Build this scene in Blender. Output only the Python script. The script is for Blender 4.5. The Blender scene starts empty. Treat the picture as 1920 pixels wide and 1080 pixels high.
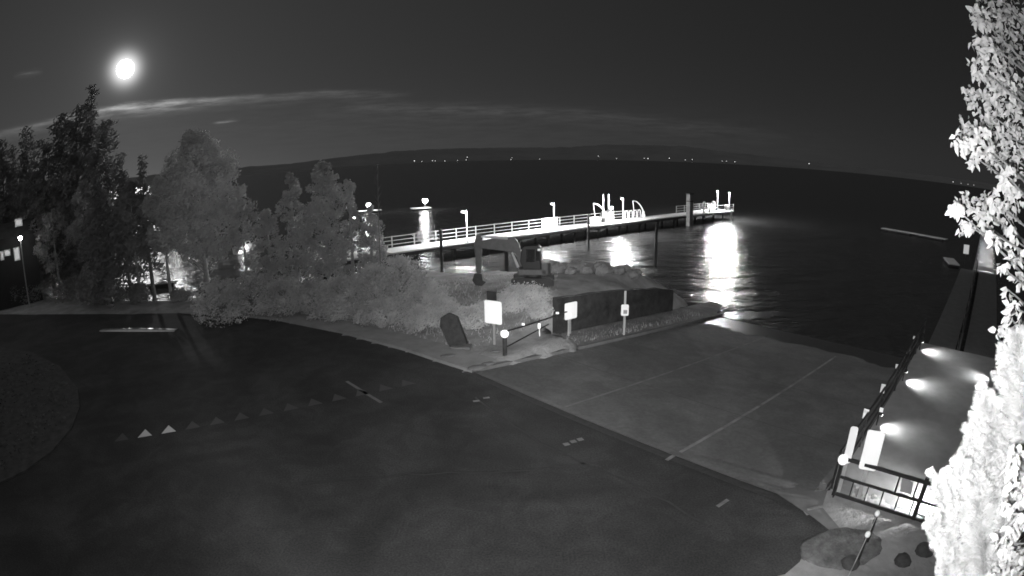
import bpy, math, random
from math import sin, cos, pi, radians, hypot, atan2
from mathutils import Vector, Matrix
from mathutils import noise as mnoise
random.seed(7)
S = bpy.context.scene
COL = S.collection

# ------------------------------------------------------------------ camera, world, lights
CAM_H = 7.5
F_PX, PITCH, ROLL = 1070.8, .22569, -.01535         # wide security-camera lens (equisolid)
cd = bpy.data.cameras.new('camera')
cam = bpy.data.objects.new('camera', cd); COL.objects.link(cam); S.camera = cam
cd.type = 'PANO'
cd.panorama_type = 'FISHEYE_EQUISOLID'
cd.sensor_fit = 'HORIZONTAL'; cd.sensor_width = 36.0
cd.fisheye_lens = 36.0 * F_PX / 1920
cd.fisheye_fov = radians(180)
cd.lens = 17.0
cd.clip_start = .05; cd.clip_end = 60000
cam.location = (0, 0, CAM_H)
cam.rotation_mode = 'XYZ'
cam.rotation_euler = (pi / 2 - PITCH, 0, 0)
cam.rotation_euler = (Matrix.Rotation(pi / 2 - PITCH, 3, 'X') @ Matrix.Rotation(ROLL, 3, 'Z')).to_euler()

S.view_settings.view_transform = 'Standard'; S.view_settings.look = 'None'
S.view_settings.exposure = 0; S.view_settings.gamma = 1
S.cycles.max_bounces = 6; S.cycles.diffuse_bounces = 2; S.cycles.glossy_bounces = 3
S.cycles.filter_width = 1.7
S.cycles.transparent_max_bounces = 6
S.cycles.sample_clamp_indirect = 4

ZENITH_FILL = .22
MOON_AZ, MOON_EL = radians(-39.1), radians(11.4)
MOON_DIR = Vector((sin(MOON_AZ) * cos(MOON_EL), cos(MOON_AZ) * cos(MOON_EL), sin(MOON_EL)))

W = bpy.data.worlds.new("World"); S.world = W; W.use_nodes = True
nt = W.node_tree; N = nt.nodes; L = nt.links
N.clear()
def wn(t, **k):
    n = N.new(t)
    for a, b in k.items(): setattr(n, a, b)
    return n
def wm(op, a, b=None, c=None, clamp=False):
    n = N.new('ShaderNodeMath'); n.operation = op; n.use_clamp = clamp
    for i, v in enumerate((a, b, c)):
        if v is None: continue
        if isinstance(v, (int, float)): n.inputs[i].default_value = v
        else: L.new(v, n.inputs[i])
    return n.outputs[0]
sky = wn('ShaderNodeTexSky', sky_type='NISHITA')
sky.sun_disc = False; sky.sun_elevation = MOON_EL; sky.sun_rotation = MOON_AZ
sky.air_density = 1.0; sky.dust_density = .6; sky.altitude = 1900
bw = wn('ShaderNodeRGBToBW'); L.new(sky.outputs[0], bw.inputs[0])
tc = wn('ShaderNodeTexCoord')
sep = wn('ShaderNodeSeparateXYZ'); L.new(tc.outputs['Generated'], sep.inputs[0])
X, Y, Z = sep.outputs
dot = wn('ShaderNodeVectorMath', operation='DOT_PRODUCT'); L.new(tc.outputs['Generated'], dot.inputs[0]); dot.inputs[1].default_value = MOON_DIR
ang = wm('MULTIPLY', wm('ARCCOSINE', wm('MINIMUM', dot.outputs['Value'], .999999)), 180 / pi)
def expf(a, w): return wm('EXPONENT', wm('MULTIPLY', a, -1.0 / w))
az = wm('MULTIPLY', wm('ARCTAN2', X, Y), 180 / pi)
el = wm('MULTIPLY', wm('ARCSINE', Z), 180 / pi)
aure = wm('ADD', wm('MULTIPLY', wm('EXPONENT', wm('MULTIPLY', wm('POWER', wm('DIVIDE', ang, 1.25), 2.0), -1.0)), 1.3), wm('ADD', wm('MULTIPLY', expf(ang, 1.5), .2), wm('MULTIPLY', expf(ang, 38), .027)))
# high thin cloud: streaks along lines of nearly constant elevation
cmb = wn('ShaderNodeCombineXYZ'); L.new(wm('MULTIPLY', az, .16), cmb.inputs[0]); L.new(wm('MULTIPLY', el, 1.15), cmb.inputs[1])
no = wn('ShaderNodeTexNoise'); no.inputs['Scale'].default_value = 1.0; no.inputs['Detail'].default_value = 6; no.inputs['Roughness'].default_value = .6
L.new(cmb.outputs[0], no.inputs['Vector'])
nv = no.outputs['Fac']
cmb2 = wn('ShaderNodeCombineXYZ'); L.new(wm('MULTIPLY', az, .35), cmb2.inputs[0]); L.new(wm('MULTIPLY', el, 3.2), cmb2.inputs[1]); cmb2.inputs[2].default_value = 4.7
no2 = wn('ShaderNodeTexNoise'); no2.inputs['Scale'].default_value = 1.0; no2.inputs['Detail'].default_value = 7; no2.inputs['Roughness'].default_value = .62
L.new(cmb2.outputs[0], no2.inputs['Vector']); nv2 = no2.outputs['Fac']
def curve_of(x, x0, x1, pts, y1):
    """piecewise curve x(deg)->value"""
    t = wm('DIVIDE', wm('SUBTRACT', x, x0), x1 - x0, clamp=True)
    fc = wn('ShaderNodeFloatCurve'); cm = fc.mapping; c = cm.curves[0]
    P = [((a - x0) / (x1 - x0), b / y1) for a, b in pts]
    c.points[0].location = P[0]; c.points[1].location = P[-1]
    for p in P[1:-1]: c.points.new(*p)
    for p in c.points: p.handle_type = 'VECTOR'
    cm.update(); L.new(t, fc.inputs['Value'])
    return wm('MULTIPLY', fc.outputs[0], y1)
def band(pts, amp, up, dn, x0=-60, x1=40):
    cen = curve_of(az, x0, x1, pts, 12)
    d = wm('SUBTRACT', el, wm('ADD', cen, wm('MULTIPLY', wm('SUBTRACT', nv, .5), .9)))
    w = wm('ADD', dn, wm('MULTIPLY', wm('GREATER_THAN', d, 0), up - dn))
    g = wm('EXPONENT', wm('MULTIPLY', wm('POWER', wm('ABSOLUTE', wm('DIVIDE', d, w)), 1.6), -1))
    a = curve_of(az, x0, x1, amp, .3)
    tex = wm('ADD', .35, wm('MULTIPLY', wm('SUBTRACT', nv2, .36, clamp=True), 4.2))
    return wm('MULTIPLY', wm('MULTIPLY', g, a), tex)
b1 = band([(-60, 6.4), (-52, 6.9), (-41, 7.75), (-33, 7.7), (-24, 7.5), (-18, 7.5), (-11, 7.0), (40, 4)],
          [(-60, .02), (-52, .05), (-46, .07), (-41, .24), (-37, .26), (-33, .17), (-28, .065), (-20, .034), (-13, .026), (-9.5, 0), (40, 0)], .2, .6)
b2 = band([(-60, 5.4), (-30, 5.8), (-15, 5.9), (-3, 5.1), (8, 4.6), (18, 3.5), (40, 2.5)],
          [(-60, 0), (-20, 0), (-14, .018), (-3, .02), (8, .012), (18, .008), (30, 0), (40, 0)], .4, .8)
b3 = band([(-60, 5.2), (-28.4, 5.3), (40, 5.3)], [(-60, 0), (-30, 0), (-29, .09), (-28.2, .09), (-27, 0), (40, 0)], .12, .12)
b4 = band([(-60, 12.0), (-49.9, 11.95), (40, 11.9)], [(-60, 0), (-51.3, 0), (-50.3, .035), (-49.3, .035), (-48, 0), (40, 0)], .22, .22)
# broad dim veil under the band
b5 = band([(-60, 4.6), (-33, 5.2), (-11, 4.0), (10, 3.0), (40, 2)], [(-60, .002), (-33, .004), (-11, .006), (18, .004), (40, 0)], 2.0, 3.0)
SKY_STRENGTH = .0032
base = wm('MULTIPLY', bw.outputs[0], SKY_STRENGTH)
glow = wm('ADD', wm('ADD', aure, b1), wm('ADD', wm('ADD', b2, b5), wm('ADD', b3, b4)))
above = wm('GREATER_THAN', Z, -.004)
rows = wm('ADD', base, glow)
rows = wm('MULTIPLY', rows, above)
# unseen fill glow added above the view to lift the dark areas
zen_fill = wm('MULTIPLY', wm('MULTIPLY', wm('SUBTRACT', el, 24), 1 / 40, clamp=True), ZENITH_FILL)
tot = wm('ADD', wm('ADD', rows, zen_fill), .006)
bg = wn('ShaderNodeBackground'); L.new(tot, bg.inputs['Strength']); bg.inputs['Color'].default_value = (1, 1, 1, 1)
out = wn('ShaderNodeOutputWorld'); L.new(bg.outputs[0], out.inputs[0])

# moonlight
sd = bpy.data.lights.new('moonlight', 'SUN'); sd.energy = .17; sd.angle = radians(.9)
so = bpy.data.objects.new('moonlight', sd); COL.objects.link(so)
so.rotation_euler = (-MOON_DIR).to_track_quat('-Z', 'Y').to_euler()

# infrared lamp ring of the security camera, with the beam profile of its lenses
IR_POWER = 36000
def px_ray(px, py):
    x, y = px - 960, 540 - py
    c, s = cos(ROLL), sin(ROLL); x, y = c * x - s * y, s * x + c * y
    R = hypot(x, y) + 1e-9; th = 2 * math.asin(R / 2 / F_PX)
    d = (sin(th) * x / R, cos(th), sin(th) * y / R)
    c, s = cos(PITCH), sin(PITCH)
    return Vector((d[0], d[1] * c + d[2] * s, -d[1] * s + d[2] * c))
ld = bpy.data.lights.new('infrared_lamp', 'POINT'); ld.energy = IR_POWER; ld.shadow_soft_size = .06
lo = bpy.data.objects.new('infrared_lamp', ld); COL.objects.link(lo); lo.location = (.0, .12, CAM_H - .12)
lo.rotation_euler = px_ray(1030, 560).to_track_quat('-Z', 'Y').to_euler()
ld.use_nodes = True; lt = ld.node_tree; LN, LL = lt.nodes, lt.links
em = [n for n in LN if n.type == 'EMISSION'][0]
ltc = LN.new('ShaderNodeTexCoord'); ls = LN.new('ShaderNodeSeparateXYZ'); LL.new(ltc.outputs['Normal'], ls.inputs[0])
def lm(op, a, b=None):
    n = LN.new('ShaderNodeMath'); n.operation = op
    for i, v in enumerate((a, b)):
        if v is None: continue
        if isinstance(v, (int, float)): n.inputs[i].default_value = v
        else: LL.new(v, n.inputs[i])
    return n.outputs[0]
th = lm('MULTIPLY', lm('ARCCOSINE', lm('MINIMUM', lm('ABSOLUTE', ls.outputs[2]), .99999)), 2 / pi)
fc = LN.new('ShaderNodeFloatCurve'); cc = fc.mapping.curves[0]
PROF = [(0, .74), (6, .67), (12, .43), (18, .25), (24, .18), (32, .15), (37, .235), (41, .16), (46, .08), (50, .06), (60, .022), (75, .015), (90, .0)]
cc.points[0].location = (0, 1); cc.points[1].location = (1, 0)
for a, b in PROF[1:-1]: cc.points.new(a / 90, b)
for p in cc.points: p.handle_type = 'VECTOR'
fc.mapping.update(); LL.new(th, fc.inputs['Value'])
LL.new(fc.outputs[0], em.inputs['Strength'])

# ------------------------------------------------------------------ helpers
U = Vector((.757, .653)); V = Vector((.653, -.757)); P0 = Vector((-1.48, 19.08))
UA = atan2(U.y, U.x)
def st(s, t, z=0): p = P0 + U * s + V * t; return Vector((p.x, p.y, z))
def ground(px, py, z=0):
    d = px_ray(px, py); k = (z - CAM_H) / d.z; return Vector((d.x * k, d.y * k, z))
def away(px, py, dist):
    """point at horizontal distance dist in the direction seen at px,py"""
    d = px_ray(px, py); k = dist / hypot(d.x, d.y); return Vector((d.x * k, d.y * k, CAM_H + d.z * k))

class MB:
    def __init__(s): s.v = []; s.f = []; s.parts = []
    def add(s, vs, fs):
        s.parts.append((list(vs), list(fs)))
        n = len(s.v); s.v += [tuple(v) for v in vs]; s.f += [tuple(i + n for i in f) for f in fs]; return s
    def box(s, c, d, rz=0, R=None):
        M = R or Matrix.Rotation(rz, 3, 'Z'); c = Vector(c)
        vs = [c + M @ Vector((x * d[0] / 2, y * d[1] / 2, z * d[2] / 2)) for x in (-1, 1) for y in (-1, 1) for z in (-1, 1)]
        return s.add(vs, [(0, 1, 3, 2), (4, 6, 7, 5), (0, 4, 5, 1), (2, 3, 7, 6), (0, 2, 6, 4), (1, 5, 7, 3)])
    def bar(s, a, b, w, h=None):
        a, b = Vector(a), Vector(b); d = b - a; h = h or w
        q = d.to_track_quat('X', 'Z').to_matrix()
        return s.box((a + b) / 2, (d.length, w, h), R=q)
    def tube(s, pts, r, n=8, caps=True):
        pts = [Vector(p) for p in pts]
        if not isinstance(r, (list, tuple)): r = [r] * len(pts)
        rings = []; ref = None
        for i, p in enumerate(pts):
            d = (pts[min(i + 1, len(pts) - 1)] - pts[max(i - 1, 0)])
            if d.length < 1e-9: d = Vector((0, 0, 1))
            d.normalize()
            if ref is None: ref = d.orthogonal().normalized()
            ref = (ref - d * ref.dot(d)); ref = ref.normalized() if ref.length > 1e-6 else d.orthogonal().normalized()
            o = d.cross(ref)
            rings.append([p + (ref * cos(2 * pi * k / n) + o * sin(2 * pi * k / n)) * r[i] for k in range(n)])
        vs = [v for R_ in rings for v in R_]; fs = []
        for i in range(len(pts) - 1):
            for k in range(n):
                a, b = i * n + k, i * n + (k + 1) % n
                fs.append((a, b, b + n, a + n))
        if caps: fs.append(tuple(range(n))[::-1]); fs.append(tuple(range((len(pts) - 1) * n, len(pts) * n)))
        return s.add(vs, fs)
    def prism(s, poly, z0, z1, M=None):
        n = len(poly)
        vs = [Vector((x, y, z)) for z in (z0, z1) for x, y in poly]
        if M: vs = [M @ v for v in vs]
        fs = [tuple(range(n))[::-1], tuple(range(n, 2 * n))] + [(k, (k + 1) % n, (k + 1) % n + n, k + n) for k in range(n)]
        return s.add(vs, fs)
    def sphere(s, c, r, n=10, m=7, sc=(1, 1, 1), jit=0):
        vs = [Vector(c) + Vector((0, 0, -r * sc[2]))]
        for i in range(1, m):
            for k in range(n):
                a, b = pi * i / m - pi / 2, 2 * pi * k / n
                q = r * (1 + random.uniform(-jit, jit))
                vs.append(Vector(c) + Vector((cos(a) * cos(b) * q * sc[0], cos(a) * sin(b) * q * sc[1], sin(a) * q * sc[2])))
        vs.append(Vector(c) + Vector((0, 0, r * sc[2])))
        fs = [(0, 1 + (k + 1) % n, 1 + k) for k in range(n)]
        for i in range(m - 2):
            for k in range(n):
                a, b = 1 + i * n + k, 1 + i * n + (k + 1) % n
                fs.append((a, b, b + n, a + n))
        e = len(vs) - 1; o = 1 + (m - 2) * n
        fs += [(o + k, o + (k + 1) % n, e) for k in range(n)]
        return s.add(vs, fs)
    def build_each(s, name, mat, parent=None, **k):
        r_ = []
        for vs, fs in s.parts: r_.append(MB().add(vs, fs).build(name, mat, parent, **k))
        return r_
    def build(s, name, mat, parent=None, loc=None, rz=0, smooth=False, bevel=0):
        me = bpy.data.meshes.new(name); me.from_pydata(s.v, [], s.f); me.update()
        if smooth: me.polygons.foreach_set('use_smooth', [True] * len(me.polygons))
        me.materials.append(mat)
        o = bpy.data.objects.new(name, me); COL.objects.link(o)
        if parent: o.parent = parent
        if loc is not None: o.location = loc
        o.rotation_euler.z = rz
        if bevel:
            m = o.modifiers.new('b', 'BEVEL'); m.width = bevel; m.segments = 2; m.limit_method = 'ANGLE'
        return o
def tag(o, label=None, cat=None, group=None, kind=None):
    if label: o['label'] = label
    if cat: o['category'] = cat
    if group: o['group'] = group
    if kind: o['kind'] = kind
    return o
def thing(name, loc, label, cat, rz=0, group=None):
    o = bpy.data.objects.new(name, None); COL.objects.link(o); o.location = loc; o.rotation_euler.z = rz
    o.empty_display_size = .2
    return tag(o, label, cat, group)
def copy_thing(o, loc, rz=None, label=None):
    ks = list(o.children)
    c = o.copy(); COL.objects.link(c); c.location = loc
    if rz is not None: c.rotation_euler.z = rz
    if label: c['label'] = label
    for k in ks:
        d = k.copy(); COL.objects.link(d); d.parent = c
        for g in k.children:
            e = g.copy(); COL.objects.link(e); e.parent = d
    return c
def mat(name, val, rough=.8, metal=0, var=.0, scale=3, bump=0, bscale=None, spec=.4, trans=0):
    m = bpy.data.materials.new(name); m.use_nodes = True; n = m.node_tree.nodes; l = m.node_tree.links
    b = n['Principled BSDF']; b.inputs['Roughness'].default_value = rough; b.inputs['Metallic'].default_value = metal
    b.inputs['Specular IOR Level'].default_value = spec
    t = n.new('ShaderNodeTexCoord')
    nz = n.new('ShaderNodeTexNoise'); nz.inputs['Scale'].default_value = scale; nz.inputs['Detail'].default_value = 8
    nz.inputs['Roughness'].default_value = .65
    l.new(t.outputs['Object'], nz.inputs['Vector'])
    mr = n.new('ShaderNodeMapRange'); mr.inputs['From Min'].default_value = .3; mr.inputs['From Max'].default_value = .7
    mr.inputs['To Min'].default_value = val * (1 - var); mr.inputs['To Max'].default_value = val * (1 + var)
    l.new(nz.outputs['Fac'], mr.inputs['Value'])
    cb = n.new('ShaderNodeCombineColor')
    for i in range(3): l.new(mr.outputs[0], cb.inputs[i])
    l.new(cb.outputs[0], b.inputs['Base Color'])
    if bump:
        n2 = n.new('ShaderNodeTexNoise'); n2.inputs['Scale'].default_value = bscale or scale * 6; n2.inputs['Detail'].default_value = 6
        l.new(t.outputs['Object'], n2.inputs['Vector'])
        bp = n.new('ShaderNodeBump'); bp.inputs['Strength'].default_value = 1; bp.inputs['Distance'].default_value = bump
        l.new(n2.outputs['Fac'], bp.inputs['Height']); l.new(bp.outputs[0], b.inputs['Normal'])
    return m
def emis(name, strength):
    m = bpy.data.materials.new(name); m.use_nodes = True; n = m.node_tree.nodes; n.clear()
    e = n.new('ShaderNodeEmission'); e.inputs[0].default_value = (1, 1, 1, 1); e.inputs[1].default_value = strength
    o = n.new('ShaderNodeOutputMaterial'); m.node_tree.links.new(e.outputs[0], o.inputs[0]); return m
def lamp_light(parent, loc, power, kind='POINT', size=.1, d=None, cone=120, blend=.5):
    l = bpy.data.lights.new('lamp_light', kind); l.energy = power; l.shadow_soft_size = size
    o = bpy.data.objects.new('lamp_light', l); COL.objects.link(o)
    o.parent = parent; o.location = loc
    if kind == 'SPOT':
        l.spot_size = radians(cone); l.spot_blend = blend
        o.rotation_euler = Vector(d or (0, 0, -1)).to_track_quat('-Z', 'Y').to_euler()
    return o

# ------------------------------------------------------------------ materials
def leaf_mat(name, val, var=.35):
    """leaf: diffuse with some light passing through"""
    m = bpy.data.materials.new(name); m.use_nodes = True; n = m.node_tree.nodes; l = m.node_tree.links; n.clear()
    t = n.new('ShaderNodeTexCoord'); nz = n.new('ShaderNodeTexNoise'); nz.inputs['Scale'].default_value = .9; nz.inputs['Detail'].default_value = 5
    l.new(t.outputs['Object'], nz.inputs['Vector'])
    mr = n.new('ShaderNodeMapRange'); mr.inputs['From Min'].default_value = .3; mr.inputs['From Max'].default_value = .7
    mr.inputs['To Min'].default_value = val * (1 - var); mr.inputs['To Max'].default_value = val * (1 + var)
    l.new(nz.outputs['Fac'], mr.inputs['Value'])
    cb = n.new('ShaderNodeCombineColor')
    for i in range(3): l.new(mr.outputs[0], cb.inputs[i])
    d = n.new('ShaderNodeBsdfDiffuse'); tr = n.new('ShaderNodeBsdfTranslucent')
    l.new(cb.outputs[0], d.inputs[0]); l.new(cb.outputs[0], tr.inputs[0])
    mx = n.new('ShaderNodeMixShader'); mx.inputs[0].default_value = .25
    l.new(d.outputs[0], mx.inputs[1]); l.new(tr.outputs[0], mx.inputs[2])
    o = n.new('ShaderNodeOutputMaterial'); l.new(mx.outputs[0], o.inputs[0]); return m
M_BROAD = leaf_mat('broad_leaf', .31, .25)
M_NEEDLE = leaf_mat('soft_needle', .3, .12)
M_CONIF = leaf_mat('dark_needle', .24, .4)
M_GREY = leaf_mat('grey_leaf', .41, .25)
M_SHRUB = leaf_mat('shrub_leaf', .4, .3)
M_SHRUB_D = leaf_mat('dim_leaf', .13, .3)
M_BARK = mat('bark', .16, .9, var=.4, scale=6, bump=.02)
M_BARKL = mat('pale_bark', .35, .9, var=.3, scale=6, bump=.02)
M_TIMBER = mat('dark_timber', .035, .85, var=.4, scale=5, bump=.01)
M_DECK = mat('deck_boards', .5, .7, var=.12, scale=2)
M_WHITE = mat('white_paint', .75, .55, var=.08, scale=3)
M_GALV = mat('galvanised', .4, .45, metal=.4, var=.15, scale=4)
M_DARKM = mat('dark_metal', .03, .5, metal=.3, var=.3, scale=5)
M_SIGN = mat('white_sign', .93, .5, var=.02, scale=2)
M_SIGNG = mat('grey_sign', .28, .6, var=.1)
M_REFL = mat('reflector', .95, .4, var=.02)
M_ROCK = mat('rock', .2, .9, var=.35, scale=2.2, bump=.05)
M_EXC = mat('machine_paint', .055, .5, var=.25, scale=3, bump=.004)
M_EXD = mat('machine_dark', .03, .35, var=.3, scale=4)
M_GLASS = mat('dark_glass', .015, .08, spec=.6)
M_TRACK = mat('track', .03, .8, var=.3)
M_LAMP = emis('lamp_glass', 12)
M_LAMPS = emis('bright_lamp', 40)
M_DIM_GLOW = emis('dim_glow', .45)
M_FAR = emis('far_lamp', 2)
M_CONC = mat('concrete', .13, .85, var=.18, scale=2, bump=.003)

# ------------------------------------------------------------------ setting: asphalt, ramp, land, water, hills
def struct(o, label=None): o['kind'] = 'structure'; return o
ASPH = [(-260, 27.2), (-37, 26.7), (-25.4, 27.2), (-19.2, 27.5), (-15.5, 27.1), (-12, 26.1), (-9.8, 25.2), (-7.8, 23.95), (-4.3, 21.5), (-1.48, 19.08), (1.13, 16.05), (4.07, 12.65),
        (6.6, 9.71), (6.98, 8.98), (6.95, 8.5), (6.57, 8.3), (5.06, 7.4), (2.6, 5.2), (0, 1), (0, -60), (-260, -60)]
SHORE = [(-400, 52), (-120, 50), (-75, 50), (-55, 47), (-42, 37), (-35, 32.6), (-28, 31.3), (-20.5, 31.5), (-16.5, 33.5), (-14, 37), (-9.5, 41.5), (-5.5, 41), (-3, 39.2), (-0.6, 40.8), (1.5, 38.6), (4, 37.9),
         (7, 37.2), (9.6, 36.6), (11.6, 35.2), (11.4, 33.4), (10.2, 32.0), (st(15.7, -1.9).x, st(15.7, -1.9).y), (st(18.5, 0).x, st(18.5, 0).y),
         (st(18.5, 12.4).x, st(18.5, 12.4).y), (st(4.5, 12.6).x, st(4.5, 12.6).y), (st(3.2, 17.5).x, st(3.2, 17.5).y), (st(5.5, 24).x, st(5.5, 24).y), (60, 10), (300, -40), (300, -80), (-400, -80)]
def inside(p, poly):
    x, y = p; r = False; n = len(poly); j = n - 1
    for i in range(n):
        xi, yi = poly[i]; xj, yj = poly[j]
        if (yi > y) != (yj > y) and x < (xj - xi) * (y - yi) / (yj - yi) + xi: r = not r
        j = i
    return r
def pdist(p, poly):
    x, y = p; best = 1e9; n = len(poly)
    for i in range(n):
        ax, ay = poly[i]; bx, by = poly[(i + 1) % n]; dx, dy = bx - ax, by - ay
        k = max(0, min(1, ((x - ax) * dx + (y - ay) * dy) / (dx * dx + dy * dy)))
        d = hypot(x - ax - k * dx, y - ay - k * dy)
        if d < best: best = d
    return best
SLOPE = .0848
def sstep(a, b, x): x = max(0, min(1, (x - a) / (b - a))); return x * x * (3 - 2 * x)
def to_st(x, y): q = Vector((x, y)) - P0; return q.dot(U), q.dot(V)
def land_h(x, y):
    s, t = to_st(x, y)
    if inside((x, y), ASPH):
        return -.08
    if -.02 < t < 12.6 and s > -.3: return -SLOPE * max(s, 0) - .25
    if -2.6 < t <= -.02 and s > 5.6: return -2.3        # under the grassy strip, held back by the wall
    d = pdist((x, y), SHORE)
    if not inside((x, y), SHORE): return -1.75 - .35 * min(d, 8)
    da = pdist((x, y), ASPH)
    plateau = .04 + .03 * mnoise.noise(Vector((x * .4, y * .4, 0)))
    plateau += .05 * sstep(0, 3, da) * (mnoise.noise(Vector((x * 1.3, y * 1.3, 5))) + .5)
    if t < -1.85:
        m = math.exp(-(((x - 1.0) / 6.0) ** 2 + ((y - 29.5) / 5.2) ** 2))
        m2 = math.exp(-(((x - 7.5) / 6.0) ** 2 + ((y - 33.5) / 3.6) ** 2))
        plateau += sstep(1.0, 6, da) * (.85 * m + .5 * m2)
    z = min(plateau, -1.75 + d * (1.7 if x < -16 else .75))
    if -1.0 < -d: pass
    return z
def frange(a, b, st_): 
    r = []; x = a
    while x < b - 1e-6: r.append(x); x += st_
    r.append(b); return r
xs = [-400, -300, -220, -160, -120, -95] + frange(-80, -22, 1.4) + frange(-21, 26, .42) + [28, 32, 38, 46, 60, 90, 150, 300]
ys = [-80, -40, -15, -5, 0, 2.5] + frange(4, 24, .55) + frange(24.4, 43, .42) + frange(44, 60, 1.4) + [66, 75]
mb = MB()
vs = [(x, y, land_h(x, y)) for y in ys for x in xs]; nx = len(xs)
fs = [(j * nx + i, j * nx + i + 1, (j + 1) * nx + i + 1, (j + 1) * nx + i) for j in range(len(ys) - 1) for i in range(nx - 1)]
mb.add(vs, fs)
M_STRIP = mat('strip_soil', .165, .95, var=.35, scale=.9, bump=.05, bscale=7)
M_LAND = mat('shore_ground', .25, .95, var=.35, scale=.9, bump=.05, bscale=7)
struct(mb.build('shore_ground', M_LAND, smooth=True))
# asphalt with slightly smoother, glancing sheen, seams and wear
M_ASPH = mat('asphalt', .05, .85, var=.5, scale=22, bump=.004, bscale=60, spec=.2)
def stain(m, scale, lo, hi, a=.42, b_=.62):
    n = m.node_tree.nodes; l = m.node_tree.links; bs = n['Principled BSDF']; src = bs.inputs['Base Color'].links[0].from_socket
    t = n.new('ShaderNodeTexCoord'); z = n.new('ShaderNodeTexNoise'); z.inputs['Scale'].default_value = scale; z.inputs['Detail'].default_value = 5; z.inputs['Distortion'].default_value = 1.2
    l.new(t.outputs['Object'], z.inputs['Vector']); mr = n.new('ShaderNodeMapRange'); mr.inputs['From Min'].default_value = a; mr.inputs['From Max'].default_value = b_
    mr.inputs['To Min'].default_value = lo; mr.inputs['To Max'].default_value = hi; l.new(z.outputs['Fac'], mr.inputs['Value'])
    mx = n.new('ShaderNodeVectorMath'); mx.operation = 'SCALE'; l.new(src, mx.inputs[0]); l.new(mr.outputs[0], mx.inputs['Scale']); l.new(mx.outputs[0], bs.inputs['Base Color'])
stain(M_ASPH, .22, .8, 1.15); stain(M_ASPH, 1.1, .9, 1.1)
mb = MB(); mb.add([(x, y, 0) for x, y in ASPH], [tuple(range(len(ASPH)))[::-1]])
struct(mb.build('asphalt_lot', M_ASPH))
M_RAMP2 = mat('joint', .07, .9, var=.3, scale=3)
M_RAMP = mat('ramp_concrete', .118, .85, var=.18, scale=9, bump=.004, bscale=40)
stain(M_RAMP, .3, .85, 1.12); stain(M_RAMP, 1.4, .93, 1.07)
M_WET = mat('wet_ramp_concrete', .045, .35, var=.3, scale=4, bump=.004, bscale=20, spec=.5)
mb = MB()
SS = [.35, 4, 8, 12, 16, 20, 26]
for i in range(len(SS) - 1):
    a, b = SS[i], SS[i + 1]
    q = [st(a, 0.0, -SLOPE * a + .02), st(b, 0.0, -SLOPE * b + .02), st(b, 12.4, -SLOPE * b + .02), st(a, 12.4, -SLOPE * a + .02)]
    n = len(mb.v); mb.add(q, [(3, 2, 1, 0)])
struct(mb.build('boat_ramp', M_RAMP))
wb = MB(); K = 60                      # wet, algae-stained band with a ragged upper edge
for i in range(K + 1):
    t = 12.4 * i / K; s0 = 15.6 + .9 * mnoise.noise(Vector((t * .5, 3, 0))) + .35 * mnoise.noise(Vector((t * 2.3, 7, 0)))
    wb.v += [tuple(st(s0, t, -SLOPE * s0 + .026)), tuple(st(26, t, -SLOPE * 26 + .026))]
wb.f = [(2 * i, 2 * i + 1, 2 * i + 3, 2 * i + 2) for i in range(K)]
struct(wb.build('wet_ramp_edge', M_WET))
for s_ in (4.2, 8.4, 12.6):            # cast joints across the ramp
    j_ = MB(); j_.add([st(s_, .1, -SLOPE * s_ + .024), st(s_ + .03, .1, -SLOPE * (s_ + .03) + .024), st(s_ + .03, 12.3, -SLOPE * (s_ + .03) + .024), st(s_, 12.3, -SLOPE * s_ + .024)], [(3, 2, 1, 0)])
    struct(j_.build('ramp_joint', M_RAMP2))
b_ = MB()
for i in range(41):
    s_ = 4.8 + i * .4
    for j, t in enumerate((-.1, -.5, -1.0, -1.5, -2.1)):
        p = st(s_, t); z = -SLOPE * s_ * (1 if j < 2 else .93) + .05 + (.05 * mnoise.noise(Vector((p.x, p.y, 1))) if 0 < j < 4 else 0) + .03 * j
        b_.v.append((p.x, p.y, z))
b_.f = [(i * 5 + j, i * 5 + j + 1, i * 5 + j + 6, i * 5 + j + 5) for i in range(40) for j in range(4)]
struct(b_.build('grassy_strip', M_STRIP, smooth=True))
# drain strip between lot and ramp
mb = MB(); mb.add([st(-.16, -1.2, .012), st(.12, -1.2, .012), st(.12, 13.2, .012), st(-.16, 13.2, .012)], [(3, 2, 1, 0)])
struct(mb.build('drain_channel', mat('drain_grate', .045, .7, var=.3, scale=8)))
mb = MB(); mb.add([st(.12, -1.2, .02), st(.36, -1.2, .02), st(.36, 13.2, .02), st(.12, 13.2, .02)], [(3, 2, 1, 0)])
struct(mb.build('ramp_apron', M_RAMP))
# asphalt seams
M_SEAM = mat('tar_seam', .04, .6, var=.3, scale=8)
def polyline_sheet(pts, w, z):
    m = MB(); n = len(pts)
    L_, R_ = [], []
    for i, p in enumerate(pts):
        a = Vector(pts[max(i - 1, 0)][:2]); b = Vector(pts[min(i + 1, n - 1)][:2]); d = (b - a).normalized(); o = Vector((-d.y, d.x)) * w / 2
        zz = z if not callable(z) else z(p)
        L_.append((p[0] + o.x, p[1] + o.y, zz)); R_.append((p[0] - o.x, p[1] - o.y, zz))
    m.add(L_ + R_, [(i, i + n, i + n + 1, i + 1) for i in range(n - 1)]); return m
def wob(pts, a=.06, k=6):
    r = []
    for i in range(len(pts) - 1):
        A, B = Vector(pts[i]), Vector(pts[i + 1])
        for j in range(k): 
            p = A.lerp(B, j / k); r.append((p.x + random.uniform(-a, a), p.y + random.uniform(-a, a)))
    r.append(tuple(pts[-1])); return r
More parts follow.
